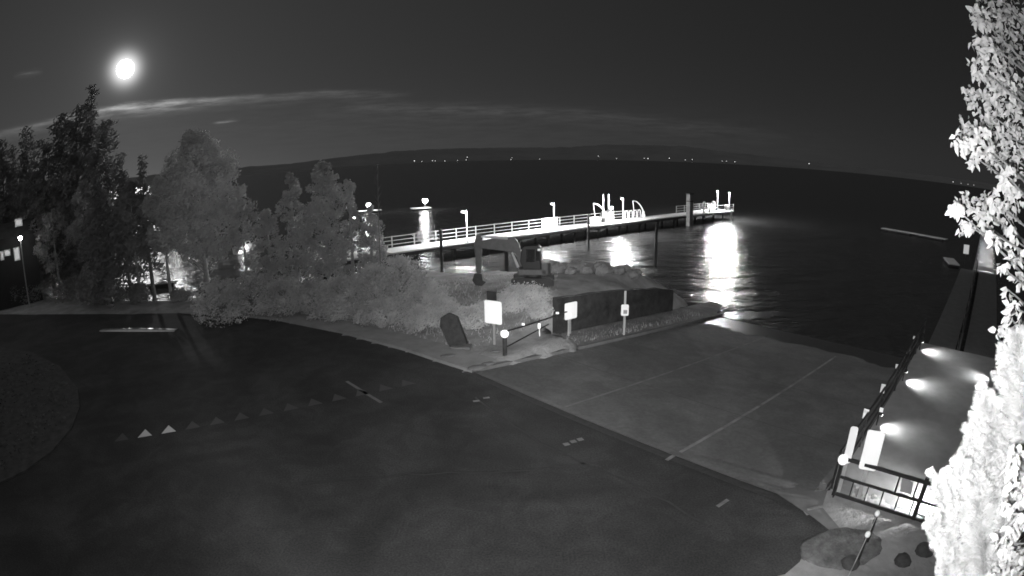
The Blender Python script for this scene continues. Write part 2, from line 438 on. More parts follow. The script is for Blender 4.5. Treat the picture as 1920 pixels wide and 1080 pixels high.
for pts in ([ground(560, 905)[:2], ground(760, 890)[:2], ground(1000, 880)[:2], ground(1130, 862)[:2]], [ground(890, 745)[:2], ground(1010, 830)[:2], ground(1180, 905)[:2], ground(1330, 985)[:2]]):
    struct(polyline_sheet(wob(pts), .07, .004).build('tar_seam', M_SEAM))
# painted markings (worn)
def worn_paint(name, val, keep, scale):
    m = bpy.data.materials.new(name); m.use_nodes = True; n = m.node_tree.nodes; l = m.node_tree.links; b = n['Principled BSDF']
    t = n.new('ShaderNodeTexCoord'); z = n.new('ShaderNodeTexNoise'); z.inputs['Scale'].default_value = scale; z.inputs['Detail'].default_value = 8
    l.new(t.outputs['Object'], z.inputs['Vector'])
    mr = n.new('ShaderNodeMapRange'); mr.inputs['From Min'].default_value = keep - .25; mr.inputs['From Max'].default_value = keep + .25
    mr.inputs['To Min'].default_value = val; mr.inputs['To Max'].default_value = .06
    l.new(z.outputs['Fac'], mr.inputs['Value']); cb = n.new('ShaderNodeCombineColor')
    for i in range(3): l.new(mr.outputs[0], cb.inputs[i])
    l.new(cb.outputs[0], b.inputs['Base Color']); b.inputs['Roughness'].default_value = .8; return m
M_PAINT = worn_paint('worn_paint', .25, .6, 2); M_PAINT2 = worn_paint('fresh_paint', .6, .8, 3); M_PAINT3 = worn_paint('faint_paint', .17, .6, 2)
rz_ = lambda p: -SLOPE * max(to_st(p[0], p[1])[0], 0) + .026
struct(polyline_sheet([st(s, 4.25, 0)[:2] for s in (.1, 3, 6, 9, 12, 16)], .1, rz_).build('lane_marking', M_PAINT3))
struct(polyline_sheet([st(s, 8.55, 0)[:2] for s in (-.25, 0, 3, 6, 9, 12, 15)], .11, rz_).build('lane_marking', M_PAINT))
a = ground(650, 715)[:2]; b = ground(715, 755)[:2]
struct(polyline_sheet([a, b], .12, .004).build('lane_marking', M_PAINT3))
a = ground(1345, 950)[:2]; b = ground(1365, 937)[:2]
struct(polyline_sheet([a, b], .1, .005).build('lane_marking', M_PAINT))
for k, (x, y) in enumerate([(1062, 833), (1075, 828), (1088, 824)]):
    p = ground(x, y); struct(polyline_sheet([(p.x - .08, p.y - .03), (p.x + .08, p.y + .03)], .16, .005).build('lane_marking', M_PAINT))
for k, (x, y) in enumerate([(893, 752), (912, 746)]):
    p = ground(x, y); struct(polyline_sheet([(p.x - .1, p.y - .03), (p.x + .1, p.y + .03)], .12, .005).build('lane_marking', M_PAINT))
T0, T1 = Vector((-11.49, 13.06)), Vector((-3.61, 18.17)); dT = (T1 - T0).normalized(); nT = Vector((-dT.y, dT.x))
mf, mo = MB(), MB()
k = -1
for k in range(-1, 12):
    c = T0 + dT * (.845 * k)
    tri = [(c - dT * .26 - nT * .16), (c + dT * .26 - nT * .16), (c + dT * .0 + nT * .42)]
    (mf if k in (0, 1) else mo).add([(p.x, p.y, .004) for p in tri], [(0, 1, 2)])
struct(mf.build('yield_marking', M_PAINT2)); struct(mo.build('yield_marking', worn_paint('rubbed_paint', .075, .55, 4)))

# pale kerb along the ramp edge and the lot
def kerb(pts, w, h, zf, name='kerb', m=M_CONC):
    b = MB()
    for i in range(len(pts) - 1):
        p, q = pts[i], pts[i + 1]; b.bar((p[0], p[1], zf(p) + h / 2), (q[0], q[1], zf(q) + h / 2), w, h)
    return struct(b.build(name, m))
kerb([st(s, -.12)[:2] for s in (.1, 2, 4, 7, 10, 13, 16, 19)], .2, .16, lambda p: -SLOPE * max(0, to_st(p[0], p[1])[0]) - .02)
kerb([st(s, 12.52)[:2] for s in (1.2, 4, 7, 10, 13, 16, 19)], .2, .16, lambda p: -SLOPE * max(0, to_st(p[0], p[1])[0]) - .02)
M_SIDE = mat('side_paving', .23, .9, var=.2, scale=1.2, bump=.004, bscale=30)
SW = [(-1.48, 19.08), (-4.3, 21.5), (-7.8, 23.95), (-12, 26.1), (-15.5, 27.1), (-19.2, 27.5)]
sd_ = MB(); outer = [(-.6, 20.2), (-3.6, 22.7), (-7.2, 25.2), (-11.7, 27.3), (-15.3, 28.2), (-19.2, 28.6)]
n = len(SW); sd_.add([(x, y, .13) for x, y in SW] + [(x, y, .13) for x, y in outer] + [(x, y, -.1) for x, y in SW], [(i, i + 1, i + 1 + n, i + n) for i in range(n - 1)] + [(i, i + 2 * n, i + 1 + 2 * n, i + 1) for i in range(n - 1)])
struct(sd_.build('footpath', M_SIDE))
ISL = [ground(x, y)[:2] for x, y in [(-60, 655), (0, 652), (60, 662), (112, 688), (146, 730), (150, 765), (135, 805), (98, 848), (50, 884), (0, 908), (-60, 925)]]
b_ = MB(); b_.prism(ISL[::-1], -.05, .06); struct(b_.build('planted_island', mat('mulch', .06, .95, var=.4, scale=3, bump=.02)))
b_ = MB()
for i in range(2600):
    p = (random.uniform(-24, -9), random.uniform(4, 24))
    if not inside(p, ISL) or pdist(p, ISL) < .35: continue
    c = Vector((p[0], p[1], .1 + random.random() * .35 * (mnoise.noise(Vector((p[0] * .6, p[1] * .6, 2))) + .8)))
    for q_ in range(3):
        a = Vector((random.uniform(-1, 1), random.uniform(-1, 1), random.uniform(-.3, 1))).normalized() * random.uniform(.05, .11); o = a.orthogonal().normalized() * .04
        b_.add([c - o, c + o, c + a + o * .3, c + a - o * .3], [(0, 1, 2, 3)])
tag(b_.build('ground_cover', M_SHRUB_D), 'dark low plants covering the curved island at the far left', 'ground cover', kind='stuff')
# low pale hump across the drive that glints in the moonlight
gp, gq = ground(190, 619), ground(331, 619)
hb = MB(); K = 14
for i in range(K + 1):
    f = i / K; c = gp.lerp(gq, f)
    dd = (gq - gp).normalized(); nn = Vector((-dd.y, dd.x, 0)); hh = .10 * sin(pi * min(max(f, .03), .97)) ** .4
    prof = [(-.32, -.03), (-.2, hh * .7), (-.07, hh), (.07, hh), (.2, hh * .7), (.32, -.03)]
    hb.v += [tuple(c + nn * a + Vector((0, 0, b_))) for a, b_ in prof]
for i in range(K):
    for j in range(5): a = i * 6 + j; hb.f.append((a, a + 6, a + 7, a + 1))
M_HUMP = mat('hump_steel', .6, .26, metal=.8, var=.1)
hump = hb.build('speed_hump', M_HUMP, smooth=True)
tag(hump, 'low pale speed hump across the dark drive, glinting in the moonlight', 'speed hump')

# water
m = bpy.data.materials.new('lake_water'); m.use_nodes = True; n = m.node_tree.nodes; l = m.node_tree.links; b = n['Principled BSDF']
b.inputs['Base Color'].default_value = (.03, .03, .03, 1); b.inputs['Roughness'].default_value = .26; b.inputs['IOR'].default_value = 1.33
t = n.new('ShaderNodeTexCoord')
def wave(scale, sc, rot, det=3):
    mp = n.new('ShaderNodeMapping'); mp.inputs['Rotation'].default_value = (0, 0, rot); mp.inputs['Scale'].default_value = sc
    l.new(t.outputs['Object'], mp.inputs['Vector']); z = n.new('ShaderNodeTexNoise'); z.inputs['Scale'].default_value = scale; z.inputs['Detail'].default_value = det
    l.new(mp.outputs[0], z.inputs['Vector']); return z.outputs['Fac']
def mm(op, a, b_):
    q = n.new('ShaderNodeMath'); q.operation = op
    for i, v in enumerate((a, b_)):
        if isinstance(v, (int, float)): q.inputs[i].default_value = v
        else: l.new(v, q.inputs[i])
    return q.outputs[0]
h = mm('ADD', mm('MULTIPLY', wave(.55, (.35, 1, 1), .25), 1.0), mm('MULTIPLY', wave(2.0, (.5, 1, 1), -.2), .35))
bp = n.new('ShaderNodeBump'); bp.inputs['Strength'].default_value = 1; bp.inputs['Distance'].default_value = .75
l.new(h, bp.inputs['Height']); l.new(bp.outputs[0], b.inputs['Normal'])
mb = MB(); mb.add([(-9000, -200, -1.5), (9000, -200, -1.5), (9000, 12000, -1.5), (-9000, 12000, -1.5)], [(0, 1, 2, 3)])
struct(mb.build('lake_water', m))
# lake bed is below; hills across the lake
def hills(name, dist, prof, mt, depth=1500):
    """prof: (azimuth deg, top elevation deg); a ridge with real depth: front slope, crest, back slope"""
    b = MB(); cols = []
    a = prof[0][0]
    while a <= prof[-1][0] + 1e-6:
        for i in range(len(prof) - 1):
            if prof[i][0] <= a <= prof[i + 1][0]:
                k = (a - prof[i][0]) / (prof[i + 1][0] - prof[i][0]); e = prof[i][1] * (1 - k) + prof[i + 1][1] * k
        e += .10 * mnoise.noise(Vector((a * .9, dist * .01, 0))) + .05 * mnoise.noise(Vector((a * 3.1, dist * .01, 3)))
        e = max(e, .02)
        ra = radians(a)
        top = CAM_H + math.tan(radians(e)) * (dist + depth)
        col = []
        for f in (0, .12, .3, .55, .8, 1, 1.3, 2):
            r = dist + depth * f
            z = -3 + (top + 3) * (f ** .8 if f <= 1 else max(0, 1 - (f - 1) * .9)) * (1 if f in (0, 1) else 1 + .12 * mnoise.noise(Vector((a * 2, f * 4, 1))))
            col.append((sin(ra) * r, cos(ra) * r, z))
        cols.append(col); a += .5
    k = len(cols[0]); b.v = [p for c in cols for p in c]
    b.f = [(i * k + j, (i + 1) * k + j, (i + 1) * k + j + 1, i * k + j + 1) for i in range(len(cols) - 1) for j in range(k - 1)]
    return struct(b.build(name, mt, smooth=True))
M_HILL = mat('forested_hill', .2, 1, var=.12, scale=.002, spec=0)
hills('far_hills', 6500, [(-75, 1.3), (-50, 1.2), (-27.5, .7), (-22, .62), (-17, .9), (-11, 1.2), (-8, 1.25), (0, 1.2), (5, 1.15), (10, 1.5), (18, 1.5), (21, 1.15), (28, .75), (36, .5), (48, .45), (70, .6)], M_HILL)

# ------------------------------------------------------------------ moon
mo_ = MB(); mo_.sphere((0, 0, 0), 48, 24, 14)
moon = mo_.build('moon', emis('moon', 14), loc=MOON_DIR * 3000 + Vector((0, 0, CAM_H)), smooth=True)
moon.visible_shadow = False      # it is the source of the moonlight, so it must not eclipse it
tag(moon, 'overexposed full moon high in the night sky above the tall conifers', 'moon')

# ------------------------------------------------------------------ lamps across the lake
FARL = [(777, 302, 1.5), (791, 303, .5), (811, 301.5, .9), (816, 302, .6), (834, 302, .8), (858, 301, .5), (874, 300, .7), (876, 295, .9), (958, 299.5, .6), (960, 296, .5), (1012, 298.5, .5),
        (1122, 293, .6), (1156, 297.5, .5), (1208, 297, .6), (1215, 297.6, 1.4), (1255, 297, 1.1), (1285, 300, .7), (1298, 299.5, .7), (1354, 302.5, .6), (1362, 302.5, .6), (1378, 303.5, .9), (1517, 307, 1.2),
        (1787, 341.5, .9), (1802, 344, .5), (1815, 346, .5), (1826, 347.5, .5)]
for i, (x, y, w) in enumerate(FARL):
    p = away(x, y, 6300); r = 3.6 * w ** .5
    lab = {0: 'brightest lamp at the left end of the far shore lights', 7: 'tiny lamp sitting higher on the far hillside, left of centre', 14: 'brightest tiny lamp of the far shore above the twin masts and platform', 15: 'second bright tiny lamp on the far shore, right of the brightest', 20: 'last lamp of the central cluster on the far shore', 21: 'lone tiny lamp on the far shore well right of the pier', 22: 'tiny far shore lamp nearest the bright leafy tree at the right'}.get(i, 'tiny faint lamp shining on the far shore across the lake')
    t_ = thing('shore_lamp', (p.x, p.y, -1.5), lab, 'lamp', group='lamps along the far shore')
    hgt = max(p.z + 1.5, 4)
    q = MB(); q.tube([(0, 0, 0), (0, 0, hgt)], 1.2, 5); q.build('lamp_pole', M_DARKM, t_)
    q = MB(); q.sphere((0, 0, hgt + r * .5), r, 8, 6); q.build('lamp_head', M_FAR, t_)
    r0 = hypot(p.x, p.y)

# ------------------------------------------------------------------ trees
def rdir():
    while True:
        v = Vector((random.uniform(-1, 1), random.uniform(-1, 1), random.uniform(-1, 1)))
        if .05 < v.length < 1: return v.normalized()
def leaf(b, c, s, nrm=None, asp=.6):
    a = (nrm or rdir()).orthogonal().normalized(); o = (nrm or rdir()).cross(a)
    if o.length < .1: o = a.orthogonal()
    o.normalize(); a = a * s; o = o * s * asp
    b.add([c - a, c + o * .8, c + a, c - o * .8], [(0, 1, 2, 3)])
def conifer(x, y, h, rb, label, cat='tree', rt=.0, lean=0, dens=1.0, m=M_CONIF, card=.22, skirt=.08, group=None, z=0):
    t_ = thing('conifer_tree', (x, y, z), label, cat, group=group)
    tr = MB(); tr.tube([(0, 0, -.3), (lean * .3, 0, h * .4), (lean, 0, h * .98)], [max(.12, h * .018), h * .012, .03], 8)
    nl = int(h / .45)
    b = MB()
    for i in range(nl):
        f = skirt + (1 - skirt) * i / nl; zz = h * f
        R_ = (rb * (1 - f) ** .8 + rt) * random.uniform(.7, 1.15)
        nb = 6 if f < .85 else 4
        for k in range(nb):
            a = random.uniform(0, 2 * pi); Rb = R_ * random.uniform(.55, 1.1)
            for j in range(max(2, int(Rb / .28 * dens))):
                g = random.uniform(.1, 1); c = Vector((lean * f + cos(a) * Rb * g, sin(a) * Rb * g, zz - .25 * Rb * g + random.uniform(-.15, .15) + .1))
                for q in range(3): leaf(b, c + rdir() * .25, card * .8 * random.uniform(.5, 1.3), asp=.4)
    tr.build('trunk', M_BARK, t_, smooth=True); b.build('crown', m, t_); return t_
def broad(x, y, h, shape, label, n=3500, m=M_GREY, card=.16, z=0, trunk_r=.14, group=None, name='broadleaf_tree', stems=None, cl=None, bark=M_BARKL):
    """shape: list of (height fraction, radius)"""
    t_ = thing(name, (x, y, z), label, 'tree' if 'tree' in name or 'sapling' in name else 'shrub', group=group)
    def rad(f):
        for i in range(len(shape) - 1):
            if shape[i][0] <= f <= shape[i + 1][0]:
                k = (f - shape[i][0]) / (shape[i + 1][0] - shape[i][0] + 1e-9); return shape[i][1] * (1 - k) + shape[i + 1][1] * k
        return shape[-1][1]
    ncl = cl or max(20, int(n / 70)); cl = int(ncl * 1.5); n = int(n * 2.1); card *= .72
    b = MB(); tr = MB()
    tr.tube([(0, 0, -.4), (0, 0, h * .5), (.05, 0, h * .9)], [trunk_r, trunk_r * .6, .03], 7)
    f0 = shape[0][0]
    for c_ in range(cl or max(20, int(n / 55))):
        f = f0 + (1 - f0) * random.random() ** .9; a = random.uniform(0, 2 * pi); R_ = rad(f) * math.sqrt(random.uniform(.05, 1.0)) * random.uniform(.8, 1.08)
        cc_ = Vector((cos(a) * R_, sin(a) * R_, h * f)); cr = random.uniform(.2, .6) * (max(rad(f), .3) ** .5) * .75
        if random.random() < .35 and R_ > .4: tr.tube([(0, 0, max(0, h * f - R_ * .9)), tuple(cc_)], [.035, .01], 4, False)
        for q in range(int(n / (cl or max(20, int(n / 55))))):
            leaf(b, cc_ + rdir() * cr * random.random() ** .5, card * random.uniform(.6, 1.3))
    tr.build('trunk', bark, t_, smooth=True); b.build('crown', m, t_); return t_
def tp(px, dist): d = px_ray(px, 380); k = dist / hypot(d.x, d.y); return d.x * k, d.y * k
def top_h(px, py, dist): return away(px, py, dist).z

for px, py, dist, rb, rt, lab in [
    (176, 158, 47, 1.3, .5, 'tallest dark conifer of the shore, its tip just below the moon'),
    (148, 192, 48, 3.2, 1.4, 'broad dark conifer joined to the left side of the tallest one'),
    (198, 222, 44, 2.0, .9, 'dark conifer at the right shoulder of the tallest one'),
    (120, 212, 50, 2.2, 1.0, 'narrow dark conifer left of the broad tall one'),
    (228, 285, 40, 1.8, .3, 'dark sloping conifer between the tall group and the small spruce'),
    (271, 291, 39, .9, .0, 'small pointed dark spruce standing alone right of the tall group'),
    (52, 236, 54, 2.8, .7, 'dark conifer with a pointed tip near the left edge of the photo'),
    (85, 258, 50, 2.8, 1.1, 'lower rounded dark conifer filling the gap left of the tall group'),
    (8, 258, 52, 2.8, .8, 'dark conifer cut by the left edge of the photo'),
    (28, 272, 60, 2.4, .2, 'dark conifer set back between the two leftmost ones'),
    (178, 330, 40, 2.4, .3, 'low dense dark conifer in front of the tallest one')]:
    x, y = tp(px, dist); h_ = top_h(px, py, dist)
    conifer(x, y, h_, rb + h_ * .05, lab, rt=rt, skirt=.1 if px < 190 else .24, card=.3, dens=1.7, group='dark conifers on the shore')
x, y = tp(160, 43); broad(x, y, top_h(163, 335, 43), [(.16, .6), (.3, 1.6), (.6, 1.8), (.85, 1.0), (1, .15)], 'slim paler tree in front of the dark conifers under the moon', 3800, M_GREY, .13)
x, y = tp(95, 46); broad(x, y, top_h(95, 395, 46), [(.35, 1.0), (.5, 2.0), (.8, 1.6), (1, .3)], 'short pale tree left of the slim tree under the conifers', 2600, M_GREY, .13)
x, y = tp(375, 36); broad(x, y, top_h(372, 252, 36), [(.27, 1.6), (.4, 2.7), (.58, 3.3), (.75, 2.8), (.9, 1.8), (1, .8)], 'large loose-crowned grey tree between the small spruce and the pointed pale trees', 15000, M_GREY, .14, trunk_r=.2)
x, y = tp(303, 38); broad(x, y, top_h(305, 335, 38), [(.42, .9), (.6, 1.5), (.8, 1.2), (1, .4)], 'dim tree filling the gap between the small spruce and the large grey tree', 6000, M_GREY, .18)
x, y = tp(245, 38.5); broad(x, y, top_h(245, 345, 38.5), [(.42, .9), (.6, 1.5), (.8, 1.2), (1, .4)], 'dim tree behind the foot of the small spruce', 5000, M_CONIF, .2)
x, y = tp(452, 40); broad(x, y, top_h(455, 345, 40), [(.1, 1.3), (.5, 1.4), (.8, .9), (1, .3)], 'lower grey tree right beside the large loose-crowned one', 3200, M_GREY, .13)
x, y = tp(547, 36); broad(x, y, top_h(547, 325, 36), [(.1, 1.1), (.4, 1.25), (.7, .85), (.9, .5), (1, .1)], 'pale pointed tree, smaller of the pair before the lake', 5200, M_GREY, .11)
x, y = tp(608, 35); broad(x, y, top_h(603, 303, 35), [(.1, 1.4), (.4, 1.75), (.65, 1.6), (.85, .95), (1, .15)], 'pale pointed tree, taller of the pair before the lake', 9500, M_GREY, .11)
x, y = tp(655, 35.5); broad(x, y, top_h(655, 335, 35.5), [(.3, .9), (.6, .7), (.85, .45), (1, .35)], 'pale tree with an upturned ragged tip right of the taller pointed tree', 2200, M_GREY, .1)
x, y = tp(692, 36); broad(x, y, top_h(692, 388, 36), [(.1, 1.0), (.5, 1.0), (.85, .6), (1, .2)], 'round low tree at the left end of the lit pier', 3600, M_GREY, .11)
x, y = tp(498, 36); broad(x, y, top_h(500, 395, 36), [(.1, 1.2), (.6, 1.1), (1, .3)], 'low pale tree left of the smaller pointed tree', 3200, M_GREY, .11)
# bare thin sapling
x, y = tp(707, 34); t_ = thing('bare_sapling', (x, y, 0), 'thin bare sapling rising against the dark lake left of the pier', 'tree')
hh = top_h(710, 308, 34); q = MB(); q.tube([(0, 0, -.3), (.04, 0, hh * .5), (.12, 0, hh)], [.035, .02, .008], 6); q.build('trunk', M_BARK, t_)
q = MB()
for i in range(26):
    z = hh * random.uniform(.55, .97); a = random.uniform(0, 2 * pi); q.tube([(.06, 0, z), (.06 + cos(a) * .25, sin(a) * .25, z + .35)], [.008, .003], 3, False)
q.build('twigs', M_BARK, t_)

# shrubs between the lot and the shore
def shrub(px, dist, topy, w, lab, m=M_SHRUB, n=2600, card=.09, base_z=None, group='shrubs along the shore bank'):
    x, y = tp(px, dist); zb = land_h(x, y); 
    h_ = max(.5, away(px, topy, dist).z - zb)
    return broad(x, y, h_, [(.0, w * .75), (.35, w), (.75, w * .8), (1, w * .25)], lab, n, m, card, z=zb, trunk_r=.04, name='shrub', group=group, cl=int(n / 40), bark=M_BARK)
SH = [(243, 38.5, 536, .9, 'thin dark shrub breaking up the left side of the moonlit water', M_CONIF), (318, 37, 548, .8, 'low thin shrub on the right side of the moonlit water', M_CONIF), (25, 49, 520, 3.0, 'dark shrub mass at the left edge of the photo', M_CONIF), (120, 45, 528, 2.4, 'dark shrub under the short pale tree on the left', M_CONIF), (187, 41, 538, 1.5, 'dark shrub left of the moonlit water', M_CONIF), 
      (395, 30.5, 532, 1.9, 'dark shrub right of the moonlit water', M_SHRUB), (455, 31, 515, 1.9, 'dim shrub between the moonlit water and the pale trees', M_SHRUB), (520, 30, 525, 1.7, 'dim shrub under the smaller pointed tree', M_SHRUB),
      (575, 29.5, 530, 1.6, 'grey shrub under the taller pointed tree', M_SHRUB), (635, 29, 522, 1.7, 'grey shrub left of the bank below the pier end', M_SHRUB), (695, 29, 500, 1.8, 'tall grey shrub under the round low tree', M_SHRUB),
      (745, 28.5, 484, 1.6, 'tall pale shrub below the left end of the pier', M_SHRUB), (790, 27.5, 528, 1.2, 'pale shrub just left of the first mooring pile', M_SHRUB), (845, 24.6, 578, .9, 'low pale shrub below the first mooring pile', M_SHRUB),
      (880, 24.4, 580, .8, 'pale low shrub left of the large white sign', M_SHRUB), (985, 27, 548, 1.3, 'pale shrub on the bank right of the large white sign', M_SHRUB),
      (700, 26.5, 568, 1.5, 'pale shrub beside the footpath left of the dark leaning slab', M_SHRUB), (780, 25, 578, 1.1, 'pale shrub just left of the dark leaning slab', M_SHRUB), (610, 28, 565, 1.5, 'low grey shrub at the footpath edge below the pale trees', M_SHRUB),
      (905, 25.5, 590, .7, 'small pale shrub behind the post with the round reflector', M_SHRUB), (1010, 25, 590, .6, 'small pale shrub behind the chain barrier', M_SHRUB), (950, 26, 556, 1.0, 'pale bank shrub behind the large white sign', M_SHRUB),
      (815, 26, 560, 1.0, 'pale bank shrub left of the excavator arm', M_SHRUB)]
for px, dist, ty, w, lab, m_ in SH: shrub(px, dist, ty, w, lab, m_, n=int(1500 + w * 1300), card=.085)

# tussocks of dry grass on the bank: uncountable
gb = MB()
for i in range(4500):
    px = random.uniform(400, 1045); d = random.uniform(21, 34); x, y = tp(px, d)
    if pdist((x, y), ASPH) < 1.3 or inside((x, y), ASPH) or not inside((x, y), SHORE): continue
    if to_st(x, y)[1] > -2.0: continue
    z = land_h(x, y); s_ = random.uniform(.06, .22)
    a = random.uniform(0, pi); w_ = random.uniform(.01, .03); o = Vector((cos(a) * w_, sin(a) * w_, 0)); c = Vector((x, y, z))
    gb.add([c - o, c + o, c + Vector((random.uniform(-.1, .1), random.uniform(-.1, .1), s_))], [(0, 1, 2)])
for i in range(900):
    s_ = random.uniform(5, 17); tt = random.uniform(-1.8, -.3); p = st(s_, tt); z = -SLOPE * s_ * .95 + .1; c = Vector((p.x, p.y, z)); a = random.uniform(0, pi); o = Vector((cos(a), sin(a), 0)) * .012
    gb.add([c - o, c + o, c + Vector((random.uniform(-.05, .05), random.uniform(-.05, .05), random.uniform(.05, .18)))], [(0, 1, 2)])
tag(gb.build('dry_grass', M_SHRUB), 'pale dry grass growing over the shore bank', 'grass', kind='stuff')

# ------------------------------------------------------------------ retaining wall and riprap
wall = MB(); K = 12
for i in range(K + 1):
    s_ = 6.3 + i * .8; p = st(s_, -1.95); top = 1.35 - 1.0 * (i / K) ** 1.1 - 1.5 * max(0, i / K - .7) ** 1.5 + random.uniform(-.05, .05); bot = -2.2
    for dt, z in ((0, bot), (0, top), (-.3, top), (-.3, bot)): q = st(s_, -1.95 + dt); wall.v.append((q.x, q.y, z))
for i in range(K):
    for j in range(3): a = i * 4 + j; wall.f.append((a, a + 1, a + 5, a + 4))
wall.f += [(0, 3, 2, 1), (K * 4, K * 4 + 1, K * 4 + 2, K * 4 + 3)]
tag(wall.build('retaining_wall', mat('dark_wall', .032, .9, var=.5, scale=2, bump=.03)), 'dark retaining wall between the grassy strip by the ramp and the rock bank', 'wall')
rocks = []
def boulder(r):
    b = MB(); b.sphere((0, 0, 0), r, 9, 6, (random.uniform(.8, 1.3), random.uniform(.8, 1.2), random.uniform(.55, .8)), .16); return b
rk = [(px, py) for px, py in [(1035, 505), (1050, 498), (1066, 503), (1078, 496), (1090, 505), (1102, 498), (1116, 503), (1130, 497), (1144, 504), (1158, 498), (1170, 506), (1184, 500), (1197, 508), (1205, 500), (1215, 508), (1060, 515), (1082, 520), (1105, 516), (1128, 520), (1150, 517), (1172, 521), (1194, 520), (1040, 527), (1070, 532), (1100, 532), (1130, 531), (1160, 528), (1185, 526)]]
for i, (px, py) in enumerate(rk):
    p = ground(px, py, .25); r = random.uniform(.35, .75)
    o = boulder(r).build('boulder', M_ROCK, loc=(p.x, p.y, land_h(p.x, p.y) + r * .25), rz=random.uniform(0, 6))
    tag(o, 'grey boulder in the rock bank right of the excavator', 'rock', 'boulders of the rock bank')
for px, py, r, lab in [(1170, 470, .5, 'boulder lying in the water'), ]: pass

# ------------------------------------------------------------------ excavator
ex = ground(1000, 536, .85)
E_ = thing('excavator', (ex.x, ex.y, land_h(ex.x, ex.y)), 'small excavator with its boom reaching left, parked on the shore bank before the pier', 'excavator', rz=pi - .1)
E_.scale = (.88, .88, .88)
for sy in (-.75, .75):
    q = MB(); q.prism([(-1.25, .1), (-1.0, 0), (1.0, 0), (1.25, .1), (1.25, .4), (1.0, .52), (-1.0, .52), (-1.25, .4)], sy - .2, sy + .2, Matrix(((1, 0, 0), (0, 0, 1), (0, 1, 0))))
    q.build('track', M_TRACK, E_)
q = MB(); q.tube([(0, 0, .4), (0, 0, .66)], .5, 16); q.build('turntable', M_EXD, E_)
q = MB(); q.box((0, 0, .85), (1.7, 1.6, .36)); q.build('upper_body', M_EXC, E_, bevel=.05)
q = MB(); q.prism([(-1.05, -.7), (-.9, -.8), (-.5, -.8), (-.5, .8), (-.9, .8), (-1.05, .6)], .7, 1.4); q.build('counterweight', M_EXC, E_, bevel=.06)
cb_ = MB()
cb_.prism([(-.5, 1.03), (.55, 1.03), (.72, 1.5), (.6, 2.3), (.4, 2.42), (-.35, 2.45), (-.5, 2.3)], .05, .82, Matrix(((1, 0, 0), (0, 0, 1), (0, 1, 0))))
cabo = cb_.build('cab', mat('cab_dark', .012, .5, spec=.25), E_, bevel=.04)
q = MB(); q.box((.1, .835, 1.85), (.5, .02, .75)); q.box((-.32, .835, 1.85), (.22, .02, .6)); q.build_each('window', M_GLASS, cabo)
q = MB(); q.box((-.4, .86, 2.2), (.16, .04, .12)); q.build('work_lamp', M_WHITE, cabo)
# boom, arm, bucket in the local x-z plane
q = MB(); q.prism([(.45, .95), (.8, .8), (1.0, 1.6), (1.1, 1.85), (1.7, 1.95), (3.3, 2.15), (3.35, 2.55), (2.2, 2.75), (1.1, 2.75), (.85, 2.4)], -.42, -.12, Matrix(((1, 0, 0), (0, 0, 1), (0, 1, 0))))
q.build('boom', M_EXC, E_, bevel=.03)
q = MB(); q.tube([(.9, -.05, 1.0), (1.25, -.05, 1.9)], [.09, .05], 8); q.tube([(1.5, -.05, 2.75), (3.1, -.05, 2.85)], [.09, .05], 8); q.build_each('hydraulic_ram', M_GALV, E_)
q = MB(); q.prism([(3.05, 2.9), (3.4, 2.95), (3.55, 2.4), (3.5, 1.2), (3.45, .55), (3.2, .55), (3.15, 1.3), (3.1, 2.2)], -.4, -.14, Matrix(((1, 0, 0), (0, 0, 1), (0, 1, 0))))
arm = q.build('arm', M_EXC, E_, bevel=.03)
q = MB(); q.prism([(3.1, .6), (3.55, .6), (3.7, .2), (3.5, -.1), (3.1, -.15), (2.85, .1), (3.05, .2)], -.6, .06, Matrix(((1, 0, 0), (0, 0, 1), (0, 1, 0))))
q.build('bucket', M_EXD, arm)

# ------------------------------------------------------------------ lit pier (frame: x along the pier, y = -t)
PN, PF = -26.3, -28.9
PIER = thing('pier', (P0.x, P0.y, 0), 'long lit white pier with railings running out from the shore into the lake', 'pier', rz=UA)
def L3(s, t, z): return (s, -t, z)
q = MB()
s_ = 4.0
q.box(((4 + 62.5) / 2, -(PN + PF) / 2, -.06), (58.5, abs(PF - PN), .12))
deck = q.build('deck', M_DECK, PIER)
q = MB(); q.box((33.25, -PN - .04, -.26), (58.5, .08, .28)); q.box((33.25, -PF + .04, -.26), (58.5, .08, .28)); q.build_each('edge_beam', M_TIMBER, PIER)
k = 0
for s_ in frange(6, 62, 4.0):
    q = MB(); 
    for t__ in (PN - .3, PF + .3): q.tube([L3(s_, t__, -.12), L3(s_, t__, -3)], .13, 8)
    q.build_each('pile', M_TIMBER, PIER); q = MB(); q.box((s_, -(PN + PF) / 2, -.5), (.2, abs(PF - PN) - .1, .2)); q.build('cross_beam', M_TIMBER, PIER)
M_RAIL = mat('weathered_rail', .24, .7, var=.3, scale=3)
def railing(sa, sb, t, m=M_RAIL, nr=3, step=2.4, hgt=1.05, par=PIER):
    r = MB()
    for kk in range(nr): r.bar(L3(sa, t, hgt * (kk + 1) / nr - .05), L3(sb, t, hgt * (kk + 1) / nr - .05), .035, .055)
    n_ = max(1, round((sb - sa) / step))
    for i in range(n_ + 1): s1 = sa + (sb - sa) * i / n_; r.box(L3(s1, t, hgt / 2), (.08, .08, hgt))
    return r.build('railing', m, par)
railing(10.5, 41, PF + .1); railing(58, 62.4, PF + .1)
railing(43.5, 49, PF + .1)
q = MB()
for i in range(8): q.box(L3(31.0 + i * .33, PF + .35, .55), (.07, .07, 1.05))
q.bar(L3(31, PF + .35, 1.05), L3(33.4, PF + .35, 1.05), .08); q.bar(L3(31, PF + .35, .15), L3(33.4, PF + .35, .15), .08)
q.build('barred_gate', M_WHITE, PIER)
